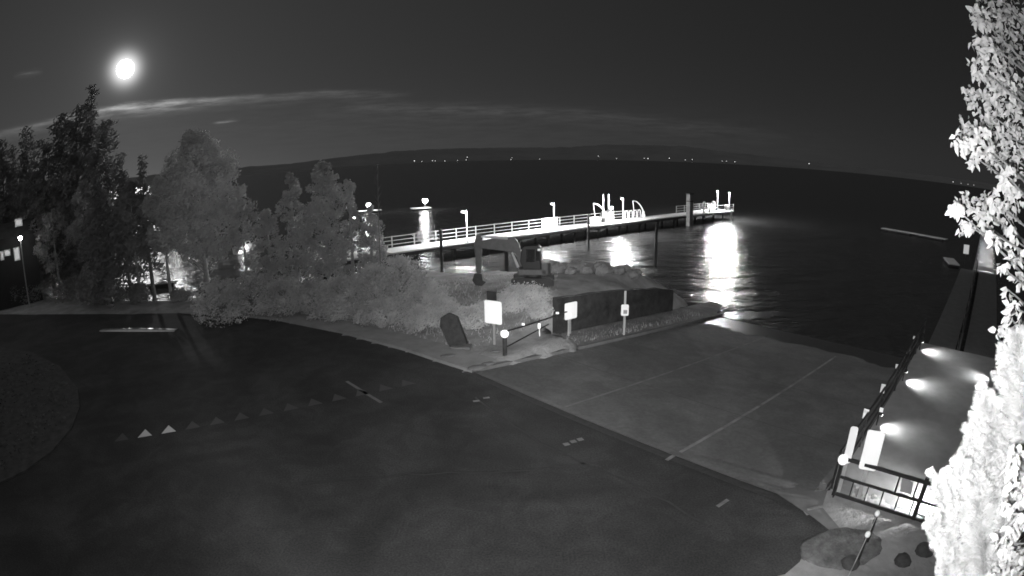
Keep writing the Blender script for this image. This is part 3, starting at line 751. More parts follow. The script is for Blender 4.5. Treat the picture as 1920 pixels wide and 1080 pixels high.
# platform head
q = MB(); q.box((66.8, -(PN + PF) / 2 + .2, -.08), (8.2, 3.8, .16)); q.build('platform', M_DECK, PIER)
q = MB(); q.box((66.8, -PN + .75 - .4, -.3), (8.2, .1, .28)); q.build('platform_beam', M_TIMBER, PIER)
for s_ in (64, 67, 70): q = MB(); q.tube([L3(s_, PN + .4, -.16), L3(s_, PN + .4, -3)], .15, 8); q.tube([L3(s_, PF - .3, -.16), L3(s_, PF - .3, -3)], .15, 8); q.build_each('platform_pile', M_TIMBER, PIER)
railing(62.8, 70.8, PN + .35, step=2.7); railing(62.8, 70.8, PF - .4, step=2.7)
q = MB(); q.box(L3(68.6, PN + .28, .55), (1.5, .05, .95)); q.build('solid_panel', M_WHITE, PIER)

def find_s(px, t, z=0, lo_=-5, hi_=90):
    for _ in range(40):
        m_ = (lo_ + hi_) / 2; p = st(m_, t, z)
        a = atan2(p.x, p.y); g = ground(px, 500, 0)
        # compare with the viewing plane through px at this point's own depth
        if screen(p)[0] < px: lo_ = m_
        else: hi_ = m_
    return (lo_ + hi_) / 2
def screen(P):
    v = Vector((P[0], P[1], P[2] - CAM_H)).normalized(); c, s = cos(PITCH), sin(PITCH)
    a, b_, e = v.x, v.y * c - v.z * s, v.y * s + v.z * c
    R = 2 * F_PX * sin(math.acos(b_) / 2); h_ = hypot(a, e); x, y = R * a / h_, R * e / h_; c, s = cos(-ROLL), sin(-ROLL)
    return 960 + c * x - s * y, 540 - (s * x + c * y)
# pier lamps
proto = None
PL = [(876, 'first pier lamp post, standing left of the excavator boom', 4.6, 2.9), (1039, 'second pier lamp post, standing by the barred gate', 4.6, 2.7), (1168, 'third pier lamp post, beside the davits', 4.0, 2.8), (1367, 'last pier lamp post, at the outer corner of the platform', 1.5, 2.9), (1345, 'fourth pier lamp post, on the platform beside the solid panel', 1.3, 2.9)]
for px, lab, pw, hgt in PL:
    tt = PN - .15 if px < 1300 else (PN + .2 if px > 1350 else PF - .2)
    s_ = find_s(px, tt); p = st(s_, tt)
    if proto is None:
        proto = thing('pier_lamp', p, lab, 'lamp post', rz=UA, group='lamp posts on the lit pier')
        q = MB(); q.tube([(0, 0, 0), (0, 0, .12)], .12, 8); q.tube([(0, 0, .1), (0, 0, 2.95)], [.055, .04], 8); q.build('pole', M_GALV, proto)
        q = MB(); q.bar((0, 0, 2.93), (-.42, -.22, 2.97), .05); q.build('arm', M_WHITE, proto)
        q = MB(); q.prism([(-.3, -.14), (.1, -.14), (.1, .14), (-.3, .14)], 2.9, 3.05, Matrix.Translation((-.45, -.24, 0))); hd = q.build('lamp_hood', M_GALV, proto)
        q = MB(); q.sphere((-.55, -.24, 2.86), .11, 10, 6, (1.2, 1, .7)); q.build('lamp_lens', M_LAMPS, proto)
        o = proto
    else: o = copy_thing(proto, p, UA, lab)
    lamp_light(o, (-.55, -.24, 2.72), 1000 * pw, size=.12)

# things standing on the pier
def davit(px, lab, side):
    s_ = find_s(px, PF + .5); p = st(s_, PF + .5)
    t_ = thing('davit', p, lab, 'davit', rz=UA, group='davits on the pier')
    q = MB(); q.tube([(0, 0, 0), (0, 0, .35)], .3, 12); q.tube([(0, 0, .35), (0, 0, .8)], [.22, .16], 10); q.build('base', M_WHITE, t_)
    q = MB(); pts = [(side * (2.3 * f ** 1.3), 0, .7 + 1.55 * sin(f * pi * .5)) for f in [i / 8 for i in range(9)]]
    q.tube(pts, [.1, .1, .09, .09, .08, .08, .07, .06, .05], 7); q.build('curved_arm', M_WHITE, t_)
    q = MB(); q.tube([pts[-1], (pts[-1][0] - side * .25, 0, .9), (pts[-1][0] - side * .5, 0, .2)], .035, 5); q.build('cable', M_WHITE, t_)
    return t_
davit(1136, 'davit with its curved arm leaning left, by the twin masts', -1)
davit(1206, 'davit with its curved arm leaning left, right of the third lamp post', -1)
for px, hgt, lab in [(1131, 3.3, 'left of two thin masts standing among the gear on the pier'), (1141, 3.3, 'right of two thin masts standing among the gear on the pier')]:
    s_ = find_s(px, PF + .7); p = st(s_, PF + .7); t_ = thing('mast', p, lab, 'mast', rz=UA)
    q = MB(); q.tube([(0, 0, 0), (0, 0, hgt)], [.08, .05], 8); q.build('pole', M_WHITE, t_)
    q = MB(); q.box((0, 0, .06), (.35, .35, .12)); q.build('base_plate', M_GALV, t_)
s_ = find_s(1138, PF + 1.0); t_ = thing('winch_cabinet', st(s_, PF + 1.0), 'white winch cabinet at the foot of the twin masts', 'cabinet', rz=UA)
q = MB(); q.box((0, 0, .65), (1.1, .7, 1.3)); q.build('housing', M_WHITE, t_, bevel=.04); q = MB(); q.tube([(-.2, -.5, 1.5), (.3, -.5, 1.75)], .22, 12); q.tube([(.5, -.4, 1.2), (.9, -.4, .4)], .05, 6); q.build_each('winch_drum', M_GALV, t_)
s_ = find_s(1115, PF + .9); t_ = thing('dock_box', st(s_, PF + .9), 'low white dock box left of the winch cabinet', 'dock box', rz=UA)
q = MB(); q.box((0, 0, .3), (1.5, .7, .6)); q.build('box_body', M_WHITE, t_, bevel=.04); q = MB(); q.box((0, 0, .64), (1.56, .76, .08)); q.build('lid', M_WHITE, t_, bevel=.03)
s_ = find_s(1186, PF + .6); t_ = thing('bike_rack', st(s_, PF + .6), 'looped metal rack right of the third lamp post', 'rack', rz=UA)
for i in range(4):
    q = MB(); q.tube([(-1.6 + i * .9, 0, 0), (-1.6 + i * .9, 0, .75), (-1.5 + i * .9, 0, .98), (-1.2 + i * .9, 0, 1.05), (-.98 + i * .9, 0, .9), (-.95 + i * .9, 0, .1)], .06, 6); q.build('loop', M_WHITE, t_)
q = MB(); q.bar((-1.7, 0, .06), (2.1, 0, .06), .08); q.build('base_rail', M_WHITE, t_)
# on the platform
s_ = find_s(1337, PF + 1.4); t_ = thing('bench', st(s_, PF + 1.4), 'white bench on the pier platform left of the solid panel', 'bench', rz=UA)
q = MB(); q.box((0, 0, .45), (2.6, .45, .07)); q.build('seat', M_WHITE, t_)
q = MB(); q.box((0, .25, .82), (2.6, .06, .4)); q.build('backrest', M_WHITE, t_)
for sx in (-1.1, 1.1): q = MB(); q.box((sx, 0, .21), (.1, .42, .42)); q.build('leg', M_WHITE, t_)
s_ = find_s(1319, PN - .2); t_ = thing('life_ring_post', st(s_, PN - .2), 'life ring on a short post at the left of the pier platform', 'life ring', rz=UA)
q = MB(); q.box((0, 0, .7), (.1, .1, 1.4)); q.build('post', M_GALV, t_)
q = MB(); R_ = [(cos(a) * .33, -.1, 1.35 + sin(a) * .33) for a in [i * 2 * pi / 14 for i in range(15)]]; q.tube(R_, .09, 6, False); q.build('ring', M_WHITE, t_)
s_ = find_s(1337, PN - .3); t_ = thing('telescope', st(s_, PN - .3), 'coin telescope on a pedestal beside the solid panel of the pier', 'telescope', rz=UA)
q = MB(); q.tube([(0, 0, 0), (0, 0, 1.1)], [.16, .1], 8); q.build('pedestal', M_WHITE, t_); q = MB(); q.sphere((0, 0, 1.4), .3, 10, 7, (1, .7, .9)); q.tube([(.2, 0, 1.45), (.45, 0, 1.5)], .09, 8); q.build('viewer', M_WHITE, t_)

# mooring piles, dark
def ztop(x, y, py):
    a, b_ = -5, 30
    for _ in range(40):
        m_ = (a + b_) / 2
        if screen((x, y, m_))[1] > py: a = m_
        else: b_ = m_
    return (a + b_) / 2
def mpile(px, by, ty, r, lab, z=-1.5, cap=True, m=M_TIMBER):
    p = ground(px, by, z); zt = ztop(p.x, p.y, ty)
    t_ = thing('mooring_pile', (p.x, p.y, z - 1), lab, 'mooring pile', group='dark mooring piles')
    q = MB(); q.tube([(0, 0, 0), (0, 0, zt - z + 1)], [r, r * .92], 12); q.build('shaft', m, t_)
    if cap: q = MB(); q.tube([(0, 0, zt - z + .96), (0, 0, zt - z + 1.06), (0, 0, zt - z + 1.2)], [r * 1.15, r * 1.15, .02], 12); q.build('cap', M_TIMBER, t_)
mpile(829, 508, 433, .13, 'dark mooring pile in front of the pier, left of the excavator')
mpile(950, 512, 448, .17, 'dark mooring pile under the excavator boom')
mpile(1103, 470, 405, .13, 'dark mooring pile in front of the davits')
mpile(1229, 498, 422, .12, 'thin dark mooring pile right of the rock bank')
mpile(902, 494, 470, .15, 'short dark mooring pile beside the excavator arm')
# tall pier post
s_ = 57.3; p = st(find_s(1293, PN + .3), PN + .3); t_ = thing('guide_post', (p.x, p.y, -2.5), 'thick grey guide post rising above the pier railing left of the platform', 'post', rz=UA)
zt = ztop(p.x, p.y, 364) + 2.5
q = MB(); q.box((0, 0, zt / 2), (.95, .6, zt)); q.build('shaft', mat('weathered_timber', .16, .9, var=.3, scale=3), t_); q = MB(); q.box((0, 0, zt + .06), (1.1, .75, .12)); q.box((0, 0, zt * .82), (1.02, .68, .14)); q.build_each('collar', M_TIMBER, t_)

# ------------------------------------------------------------------ floating dock with two lamps far out
def flo(a, b_, w, lab, m=M_DECK, h=.35, name='floating_dock', zc=-1.3):
    a, b_ = Vector((a.x, a.y, 0)), Vector((b_.x, b_.y, 0)); c = (a + b_) / 2; d = b_ - a
    t_ = thing(name, (c.x, c.y, zc), lab, 'dock', rz=atan2(d.y, d.x))
    q = MB(); q.box((0, 0, h / 2), (d.length, w, .1)); q.build('deck', m, t_)
    q = MB(); n_ = max(2, int(d.length / 5))
    for i in range(n_): q.box((-d.length / 2 + (i + .5) * d.length / n_, 0, 0), (d.length / n_ * .8, w * .9, h - .1))
    q.build_each('float', M_TIMBER, t_); return t_
flo(away(672, 392, 107), away(715, 391, 107), 2.0, 'far floating dock carrying the left lamp')
flo(away(772, 386, 106), away(806, 384, 107), 2.0, 'far floating dock carrying the right lamp')
def plain_lamp(px, py, dist, lab, power, r, zb=-1.1, group=None, vis=M_LAMPS, name='dock_lamp', vertical=True):
    p = away(px, py, dist); t_ = thing(name, (p.x, p.y, zb), lab, 'lamp post', group=group)
    h_ = p.z - zb
    q = MB(); q.tube([(0, 0, 0), (0, 0, h_ - r)], [.06, .045], 7); q.build('pole', M_GALV, t_)
    q = MB(); q.tube([(0, 0, h_ + r * .7), (0, 0, h_ + r * 1.1)], [r * 1.1, .02], 10); q.build('cap', M_DARKM, t_)
    q = MB(); q.sphere((0, 0, h_), r, 12, 8); q.build('globe', vis, t_)
    lamp_light(t_, (0, -r * 1.6 - .1, h_), power, size=r); return t_
plain_lamp(691, 384, 107, 'left of two bright lamps far out on the lake', 900, .42)
plain_lamp(797, 376, 106.5, 'right of two bright lamps far out on the lake', 800, .48)
plain_lamp(577, 433, 52, 'bright lamp among the pale pointed trees above the moored boats', 260, .2, -1.2)
plain_lamp(692, 410, 70, 'bright dock lamp seen beside the round low tree', 260, .3, -1.2)
plain_lamp(664, 408, 80, 'small dim lamp left of the dock lamp by the round tree', 60, .16, -1.2)
plain_lamp(38, 446, 45, 'bright street lamp at the far left before the narrow house', 22, .17, 0)
plain_lamp(328, 457, 62, 'small bright lamp above the moonlit water', 300, .16, -1.2)
plain_lamp(331, 426, 80, 'small lamp higher above the moonlit water', 100, .18, -1.2)
plain_lamp(461, 463, 66, 'small lamp over the boat beside the large grey tree', 160, .16, -1.2)
plain_lamp(227, 403, 90, 'tiny lamp glimpsed through the dark conifers', 20, .16, 0)
# dark dock across the moonlit water
flo(ground(216, 547, -1.3), ground(332, 533, -1.3), .9, 'dark floating dock crossing the patch of moonlit water', M_TIMBER, .35)

# boats
def boat(px, py, L_, rz, lab, z=-1.5, cabin=True, cover=False):
    p = ground(px, py, -1.5); t_ = thing('motorboat', (p.x, p.y, -1.55), lab, 'boat', rz=rz, group='boats at the marina')
    W_ = L_ * .34; b = MB(); secs = [(-.5, .9, .0), (-.2, 1, .0), (.15, .95, .02), (.38, .6, .12), (.5, .06, .3)]
    for f, w_, up in secs:
        x_ = f * L_; hw = W_ / 2 * w_; b.v += [(x_, -hw, .75 + up), (x_, -hw * .8, .05 + up * .4), (x_, hw * .8, .05 + up * .4), (x_, hw, .75 + up)]
    for i in range(len(secs) - 1):
        for j in range(4): a, c = i * 4 + j, i * 4 + (j + 1) % 4; b.f.append((a, c, c + 4, a + 4))
    b.f += [(0, 3, 2, 1), (16, 17, 18, 19)]; b.build('hull', M_WHITE, t_)
    if cabin:
        q = MB(); q.prism([(-.1 * L_, .74), (.22 * L_, .74), (.1 * L_, 1.35), (-.08 * L_, 1.4)], -W_ * .34, W_ * .34, Matrix(((1, 0, 0), (0, 0, 1), (0, 1, 0)))); q.build('cabin', M_WHITE, t_, bevel=.03)
        q = MB(); q.box((.02 * L_, W_ * .345, 1.1), (.16 * L_, .02, .25)); q.box((.02 * L_, -W_ * .345, 1.1), (.16 * L_, .02, .25)); q.build_each('window', M_GLASS, t_)
    if cover:
        q = MB(); q.tube([(-.45 * L_, 0, .8), (0, 0, 1.1), (.42 * L_, 0, .95)], [W_ * .35, W_ * .5, .1], 12); q.build('cover', mat('boat_cover', .35, .9), t_, smooth=True)
    return t_
boat(607, 486, 3.2, .2, 'small white motorboat moored left of its twin below the pale trees')
boat(640, 484, 3.2, .2, 'small white motorboat moored right of its twin below the pale trees')
boat(461, 472, 3.4, 1.2, 'white motorboat moored under the small lamp beside the large grey tree')
boat(72, 500, 5.0, .1, 'long pale covered boat at the left behind the dark shrubs', cover=True, cabin=False)
boat(128, 498, 4.5, .3, 'pale cabin boat right of the long covered boat')
plain_lamp(100, 470, 76, 'dim dock lamp over the pale boats on the left', 110, .1, -1.2, vis=M_DIM_GLOW)

# houses behind the marina
def house(px, py, dist, w, d_, h_, rz, lab, wins, lamp=None):
    p = away(px, py, dist); t_ = thing('house', (p.x, p.y, 0), lab, 'house', rz=rz)
    M_H = mat('house_wall', .03, .85, var=.15)
    q = MB(); q.box((0, 0, h_ / 2), (w, d_, h_)); wl = q.build('wall', M_H, t_)
    q = MB(); q.prism([(-d_ / 2 - .4, h_ + .01), (d_ / 2 + .4, h_ + .01), (0, h_ + d_ * .35)], -w / 2 - .3, w / 2 + .3, Matrix(((0, 0, 1), (1, 0, 0), (0, 1, 0)))); q.build('roof', mat('roof', .04, .9, var=.4, scale=2), t_)
    for x_, z_, ww, hh_ in wins:
        q = MB(); q.box((x_, -d_ / 2 - .02, z_), (ww + .2, .06, hh_ + .2)); f_ = q.build('window', M_WHITE, t_)
        q = MB(); q.box((x_, -d_ / 2 - .06, z_), (ww, .03, hh_)); q.build('pane', M_DIM_GLOW, f_)
hz = lambda px, py: away(px, py, 47.0).z
house(25, 470, 48.5, 4.2, 3, 5.3, .89, 'narrow house with lit windows at the far left edge before the dark conifers',
      [(-1.05, hz(10, 478), .14, .5), (-.55, hz(18, 473), .4, .28), (.3, hz(32, 476), .36, .8), (.75, hz(40, 416), .5, .42)])

# ------------------------------------------------------------------ signs, posts and chain by the ramp
def base_of(px, by, z=0): return ground(px, by, z)
def sign(px, by, cx, y0, y1, w, lab, facing, extra=None, posts=1, pm=M_GALV, m=M_SIGN, dist_by_ground=True, zb=None, tilt=0, name='sign', r=.06):
    p = ground(px, by, 0) if zb is None else ground(px, by, zb); z = land_h(p.x, p.y) if zb is None else zb
    zt, zl = ztop(p.x, p.y, y0), ztop(p.x, p.y, y1)
    t_ = thing(name, (p.x, p.y, z), lab, 'sign', rz=facing)
    q = MB(); q.box((0, .05, (zt - z + .0) / 2 - .1), (.08, .06, zt - z + .1)); q.build('post', pm, t_)
    h_ = zt - zl; q = MB(); c = min(.07, w * .2)
    poly = []
    for (sx, sy) in ((1, 1), (-1, 1), (-1, -1), (1, -1)):
        for k_ in range(4):
            a = {(1, 1): 0, (-1, 1): pi / 2, (-1, -1): pi, (1, -1): 3 * pi / 2}[(sx, sy)] + k_ * pi / 6
            poly.append((sx * (w / 2 - c) + cos(a) * c, sy * (h_ / 2 - c) + sin(a) * c))
    q.prism(poly, -.012, .012, Matrix.Translation((0, 0, (zt + zl) / 2 - z)) @ Matrix(((1, 0, 0, 0), (0, 0, 1, 0), (0, 1, 0, 0), (0, 0, 0, 1))))
    q.build('panel', m, t_)
    return t_, z, zt, zl
bz = 1.0
# big sign on the bank, its face turned so that the right side is further down the view
t_, z, zt, zl = sign(926, 640, 925, 564, 607, .78, 'large white upright sign panel with a dark board above it, left of the chain barrier', -.5, zb=.35)
q = MB(); q.box((-.05, 0, zt - z + .2), (.42, .05, .34)); q.build('top_board', M_EXD, t_)
t_, z, zt, zl = sign(1070, 620, 1083, 567, 598, .72, 'white sign panel turned toward the ramp before the dark wall', .62, zb=-.1)
t_, z, zt, zl = sign(1170, 626, 1170, 571, 592, .36, 'small white sign with a grey square on a tall post beside the ramp', -.1, zb=-.6)
zz = ztop(t_.location.x, t_.location.y, 546) - z
q = MB(); q.box((0, .051, zz / 2), (.1, .055, zz)); q.build('tall_post', M_GALV, t_)
q = MB(); q.box((.02, -.018, (zt + zl) / 2 - z - .08), (.18, .012, .18)); q.build('grey_square', M_SIGNG, t_)
# round reflector on a dark post
def refl_post(px, by, py_c, r, h0, lab, zb=None, m=M_TIMBER, pr_=.09, facing=0, name='reflector_post'):
    p = ground(px, by, 0 if zb is None else zb); z = p.z
    zc = ztop(p.x, p.y, py_c); t_ = thing(name, (p.x, p.y, z), lab, 'post')
    q = MB(); q.tube([(0, 0, -.2), (0, 0, zc - z)], pr_, 10); q.build('shaft', m, t_)
    f = Vector((p.x, p.y, zc - CAM_H)).normalized()
    q = MB(); c = Vector((0, 0, zc - z)) - f * (pr_ + .03); q.tube([c, c - f * .02], r, 16); q.build('reflector', M_REFL, t_); return t_, zc
refl_post(947, 668, 626, .155, 0, 'dark post with a round white reflector at the corner of the ramp')
refl_post(1066, 622, 590, .11, 0, 'grey post with an oval white reflector left of the turned sign', zb=-.15, m=M_GALV, pr_=.05)
# chain barrier with reflectors
A = ground(947, 668); zA = ztop(A.x, A.y, 622); B = ground(1066, 622, -.15); zB = ztop(B.x, B.y, 583)
A.z = zA; B.z = zB
rl = thing('chain_barrier', (A.x, A.y, 0), 'dark chain barrier between the reflector posts at the ramp edge', 'barrier')
def sag(a, b_, d, n_=9): return [a.lerp(b_, i / n_) - Vector((0, 0, 4 * d * (i / n_) * (1 - i / n_))) for i in range(n_ + 1)]
O = Vector((A.x, A.y, 0))
q = MB(); q.tube([p - O for p in sag(A, B, .03)], .035, 6); q.build('chain', M_DARKM, rl); 
q = MB(); q.tube([p - O for p in sag(A - Vector((0, 0, .65)), B.lerp(A, .35) - Vector((0, 0, .3)), .0, 3)], .03, 6); q.build('brace', M_DARKM, rl)
for i, (px, py, w_, h_, lab) in enumerate([(981, 608, .12, .09, 'small white reflector tab on the chain barrier, left one'), (1011, 611, .12, .22, 'upright white reflector tab hanging below the chain barrier'), (1045, 587, .13, .09, 'small white reflector tab at the right end of the chain barrier')]):
    f = (i + 1) / 4 if i < 2 else .8; d = hypot(A.x, A.y) * (1 - f) + hypot(B.x, B.y) * f - .12; p = away(px, py, d)
    q = MB(); q.box((0, 0, 0), (w_, .03, h_), rz=-.1)
    if i == 1: q.bar((0, .02, -h_ / 2), (.02, .02, -h_ / 2 - .35), .03)
    o = q.build('reflector_tab', M_REFL, rl, loc=p - O); o['label'] = lab
# dark leaning slab
p = ground(862, 655); t_ = thing('leaning_slab', (p.x, p.y, .12), 'dark thick slab leaning over on the bank beside the footpath', 'slab', rz=-.1)
q = MB(); Rm = Matrix.Rotation(-.42, 4, 'Y') @ Matrix.Rotation(-.25, 4, 'X')
q.prism([(-.36, .04), (.36, -.02), (.4, 1.15), (.15, 1.42), (-.25, 1.36), (-.42, 1.05)], -.16, .16, Rm @ Matrix(((1, 0, 0, 0), (0, 0, 1, 0), (0, 1, 0, 0), (0, 0, 0, 1)))); q.build('slab_body', M_TIMBER, t_, bevel=.03)
q = MB(); q.box((.1, -.1, .03), (.8, .5, .1)); q.build('footing', M_CONC, t_)
for px, py, r, lab in [(895, 690, .22, 'low pale stone at the corner where ramp and footpath meet'), (915, 683, .16, 'flat stone right of the low pale corner stone'), (930, 659, .12, 'small flat pale stone left of the round reflector post'), (840, 668, .2, 'flat pale stone below the dark leaning slab')]:
    p = ground(px, py, .1); b = MB(); b.sphere((0, 0, 0), r, 10, 6, (1.8, 1.0, .35), .08); tag(b.build('flat_stone', M_CONC, loc=(p.x, p.y, land_h(p.x, p.y) + .06), rz=.4, smooth=True), lab, 'stone')

# ------------------------------------------------------------------ right-hand pier (walkway) with footlights
WK = thing('walkway_pier', (P0.x, P0.y, 0), 'long dark walkway pier with railings leading out to the lake on the right', 'pier', rz=UA)
M_WDECK = mat('walkway_planks', .23, .75, var=.15, scale=1.5, bump=.003, bscale=20)
TL, TR = 12.75, 16.9
TC = 14.45                    # inner edge of the narrower outer section
M_GANG = mat('dark_gangway_planks', .07, .8, var=.25, scale=2)  # gangway planks darker than the decks at either end
q = MB(); q.box((8.6, -(TL + TR) / 2, -.02), (14.8, TR - TL, .14)); q.build('deck', M_WDECK, WK)
q = MB(); q.box((30, -(TL + .25 + 14.75) / 2, -.06), (27.9, 14.5 - TL - .25, .12)); q.build('gangway', M_GANG, WK)
q = MB(); q.box((30, -(15.1 + TR) / 2, -.04), (27.9, TR - 15.1, .14)); q.build('gangway', M_GANG, WK)
q = MB(); q.box((77.5, -(TC + TR) / 2, -.02), (66.9, TR - TC, .14)); q.build('outer_deck', M_WDECK, WK)
q = MB(); q.box((8.6, -TL, -.22), (14.8, .14, .26)); q.box((8.6, -TR, -.22), (14.8, .14, .26)); q.box((77.5, -TC, -.22), (66.9, .14, .26)); q.box((77.5, -TR, -.22), (66.9, .14, .26)); q.build_each('edge_beam', M_TIMBER, WK)
for s_ in frange(20, 108, 6): q = MB(); q.tube([L3(s_, TC + .3, -.1), L3(s_, TC + .3, -3)], .15, 8); q.tube([L3(s_, TR - .3, -.1), L3(s_, TR - .3, -3)], .15, 8); q.build_each('pile', M_TIMBER, WK)
def wrail(t, sa, sb):
    r = MB()
    for z in (.35, .7, 1.05): r.bar(L3(sa, t, z), L3(sb, t, z), .05, .05 if z < 1 else .08)
    n_ = int((sb - sa) / 2.2)
    for i in range(n_ + 1): r.box(L3(sa + (sb - sa) * i / n_, t, .52), (.07, .07, 1.05))
    return r.build('railing', M_DARKM, WK)
wrail(14.85, 16.1, 43); wrail(TL + .02, 1.2, 16.5); wrail(TR - .02, 1.2, 16.5); 
# footlights
fl = None
FL = [(3.4 + 2.1, TL, 1), (10.1, TL, 1), (14.7, TL, 1), (12.7, TR, -1), (1.7, 16.3, -1)] + [(s_, TC, 1) for s_ in (50.9, 54.8, 59.2, 63.0, 67.5, 72.0)] + [(s_, TR, -1) for s_ in (44.3, 48.6, 53.2, 57.7, 62.2, 66.7, 73.0)]
names = {0: 'footlight nearest the gate on the left railing of the walkway', 1: 'second footlight on the left railing of the walkway', 2: 'third footlight on the left railing of the walkway', 3: 'footlight on the right railing beside the bright pine', 4: 'footlight behind the gate, flooding the deck white'}
for i, (s_, t, sg) in enumerate(FL):
    ORD = ['first', 'second', 'third', 'fourth', 'fifth', 'sixth', 'seventh']
    lab = names[i] if i < 5 else '%s footlight counting outward in the %s row at the outer end of the walkway' % (ORD[(i - 5) if i < 11 else (i - 11)], 'left' if i < 11 else 'right'); p = st(s_, t + sg * .12, .05)
    if fl is None:
        fl = thing('footlight', p, lab, 'lamp', rz=UA + (0 if sg > 0 else pi), group='footlights along the walkway')
        q = MB(); q.box((0, 0, .2), (.06, .05, .4)); q.build('bracket', M_DARKM, fl)
        q = MB(); q.box((0, -.06, .42), (.2, .12, .1)); hd = q.build('housing', M_DARKM, fl)
        q = MB(); q.box((0, -.09, .365), (.16, .08, .01)); q.build('lens', emis('footlight_lens', 6), hd)
        o = fl
    else: o = copy_thing(fl, p, UA + (0 if sg > 0 else pi), lab)
    if i >= 5: o['group'] = 'far footlights on the walkway'
    pw = 160 if i < 3 else (80 if i == 3 else (1500 if i == 4 else 170))
    lamp_light(o, (0, -.13, .34), pw, 'SPOT', .03, (0, -1, -.55 if i < 5 else -.6), 125 if i < 5 else 52, .9 if i < 5 else .3)
# white notice out on the walkway, railing reflectors
p = st(47, 13.4); t_ = thing('notice_board', p, 'small white notice board out on the walkway beside the rows of footlights', 'sign', rz=-UA * .9)
z1, z0 = ztop(p.x, p.y, 459), ztop(p.x, p.y, 476)
q = MB(); q.box((0, .03, z1 / 2), (.08, .06, z1)); q.build('post', M_DARKM, t_); q = MB(); q.box((0, 0, (z1 + z0) / 2), (.6, .03, z1 - z0)); q.build('panel', M_DIM_GLOW, t_)  # panel emits its own glow, standing in for light falling on it
RR = [(13.0, TL, 1.0, .08, .1), (8.7, TL, 1.0, .08, .12), (6.2, TL, 1.0, .1, .22), (3.9, TL, 1.0, .11, .22), (4.6, TL + .35, .95, .08, .1), (9.5, TR, 1.0, .08, .1)]
for i, (s_, t, z, w_, h_) in enumerate(RR):
    p = st(s_, t - .04, z); q = MB(); q.box((0, 0, 0), (w_ * 1.5, .02, h_ * 1.35), rz=0)
    o = q.build('reflector_tab', M_REFL, WK, loc=L3(s_, t - .05, z), rz=-UA - .85); 
# faint outer floats
flo(Vector((60.2, 76.8, 0)), Vector((66, 66, 0)), 1.6, 'dim floating dock stretching left from the outer walkway', M_DECK)
flo(Vector((50.1, 49.4, 0)), Vector((47.2, 45.4, 0)), 1.4, 'short dim finger dock against the left side of the walkway', M_DECK)

# gate at the head of the walkway
gs = .85; gA = st(gs, 12.95); GZ = 1.12
GT = thing('gate', (gA.x, gA.y, 0), 'black barred metal gate closing the head of the walkway', 'gate', rz=UA - pi / 2)
GW = 4.6
def gx(x, z, y=0): return (x, y, z)
q = MB(); q.box((0, 0, GZ / 2), (.1, .1, GZ)); q.box((GW, 0, GZ / 2), (.1, .1, GZ)); q.build_each('gate_post', M_DARKM, GT)
q = MB(); q.bar((.05, 0, GZ - .04), (GW, 0, GZ - .04), .06, .08); q.bar((.05, 0, .58), (GW, 0, .58), .05, .06); q.bar((.05, 0, .1), (GW, 0, .1), .06, .08); q.build_each('rail', M_DARKM, GT)
for i in range(1, 11):
    q = MB(); x_ = i * .42; q.box((x_, 0, .34), (.025, .025, .44)); q.build('bar', M_DARKM, GT)
for x_ in (1.55, 2.05): q = MB(); q.box((x_, 0, .8), (.04, .04, .5)); q.build('upper_bar', M_DARKM, GT)
q = MB(); q.box((2.25, 0, .6), (.11, .09, 1.2)); q.build('middle_post', M_DARKM, GT)
q = MB(); q.prism([(1.66, .68), (1.98, .68), (1.92, 1.0), (1.62, 1.02)], -.015, .015, Matrix(((1, 0, 0), (0, 0, 1), (0, 1, 0)))); q.build('notice_plate', mat('grey_plate', .3, .6), GT)
# signs above the gate
def gsign(px, y0, y1, w, s_, t, lab, rz, zc=None, m=M_SIGN):
    p = st(s_, t); z1, z0 = ztop(p.x, p.y, y0), ztop(p.x, p.y, y1)
    t_ = thing('sign', (p.x, p.y, 0), lab, 'sign', rz=rz)
    q = MB(); q.box((0, .06, (z1 - .1) / 2), (.1, .06, z1 - .1)); q.build('post', M_GALV, t_)
    h_ = z1 - z0; c = min(.06, w * .3); poly = []
    for (sx, sy, a0) in ((1, 1, 0), (-1, 1, pi / 2), (-1, -1, pi), (1, -1, 3 * pi / 2)):
        for k_ in range(4): a = a0 + k_ * pi / 6; poly.append((sx * (w / 2 - c) + cos(a) * c, sy * (h_ / 2 - c) + sin(a) * c))
    q = MB(); q.prism(poly, -.012, .012, Matrix.Translation((0, 0, (z1 + z0) / 2)) @ Matrix(((1, 0, 0, 0), (0, 0, 1, 0), (0, 1, 0, 0), (0, 0, 0, 1)))); q.build('panel', m, t_); return t_, z0, z1
gsign(1597, 800, 868, .2, .85, 13.05, 'narrow tall white sign on the gate post at the head of the walkway', -.62)
gsign(1635, 808, 881, .45, .85, 13.62, 'wide tall white sign above the left part of the gate', -.66)
q = MB(); f = Vector((gA.x, gA.y, GZ - CAM_H)).normalized(); q.tube([Vector((0, 0, GZ)) + Vector((0, -.1, .02)), Vector((0, -.12, .03 + GZ))], .13, 16); 
p = st(gs, 12.95) - Vector((f.x, f.y, 0)) * .14
t_ = thing('reflector_disc', (p.x, p.y, 0), 'round white reflector on a short stake at the left post of the gate', 'reflector')
q = MB(); q.tube([(0, 0, 0), (0, 0, GZ)], .02, 6); q.build('stake', M_DARKM, t_)
c = Vector((0, 0, GZ - .02)); q = MB(); q.tube([c - f * .03, c - f * .05], .13, 18); q.build('disc', M_REFL, t_)
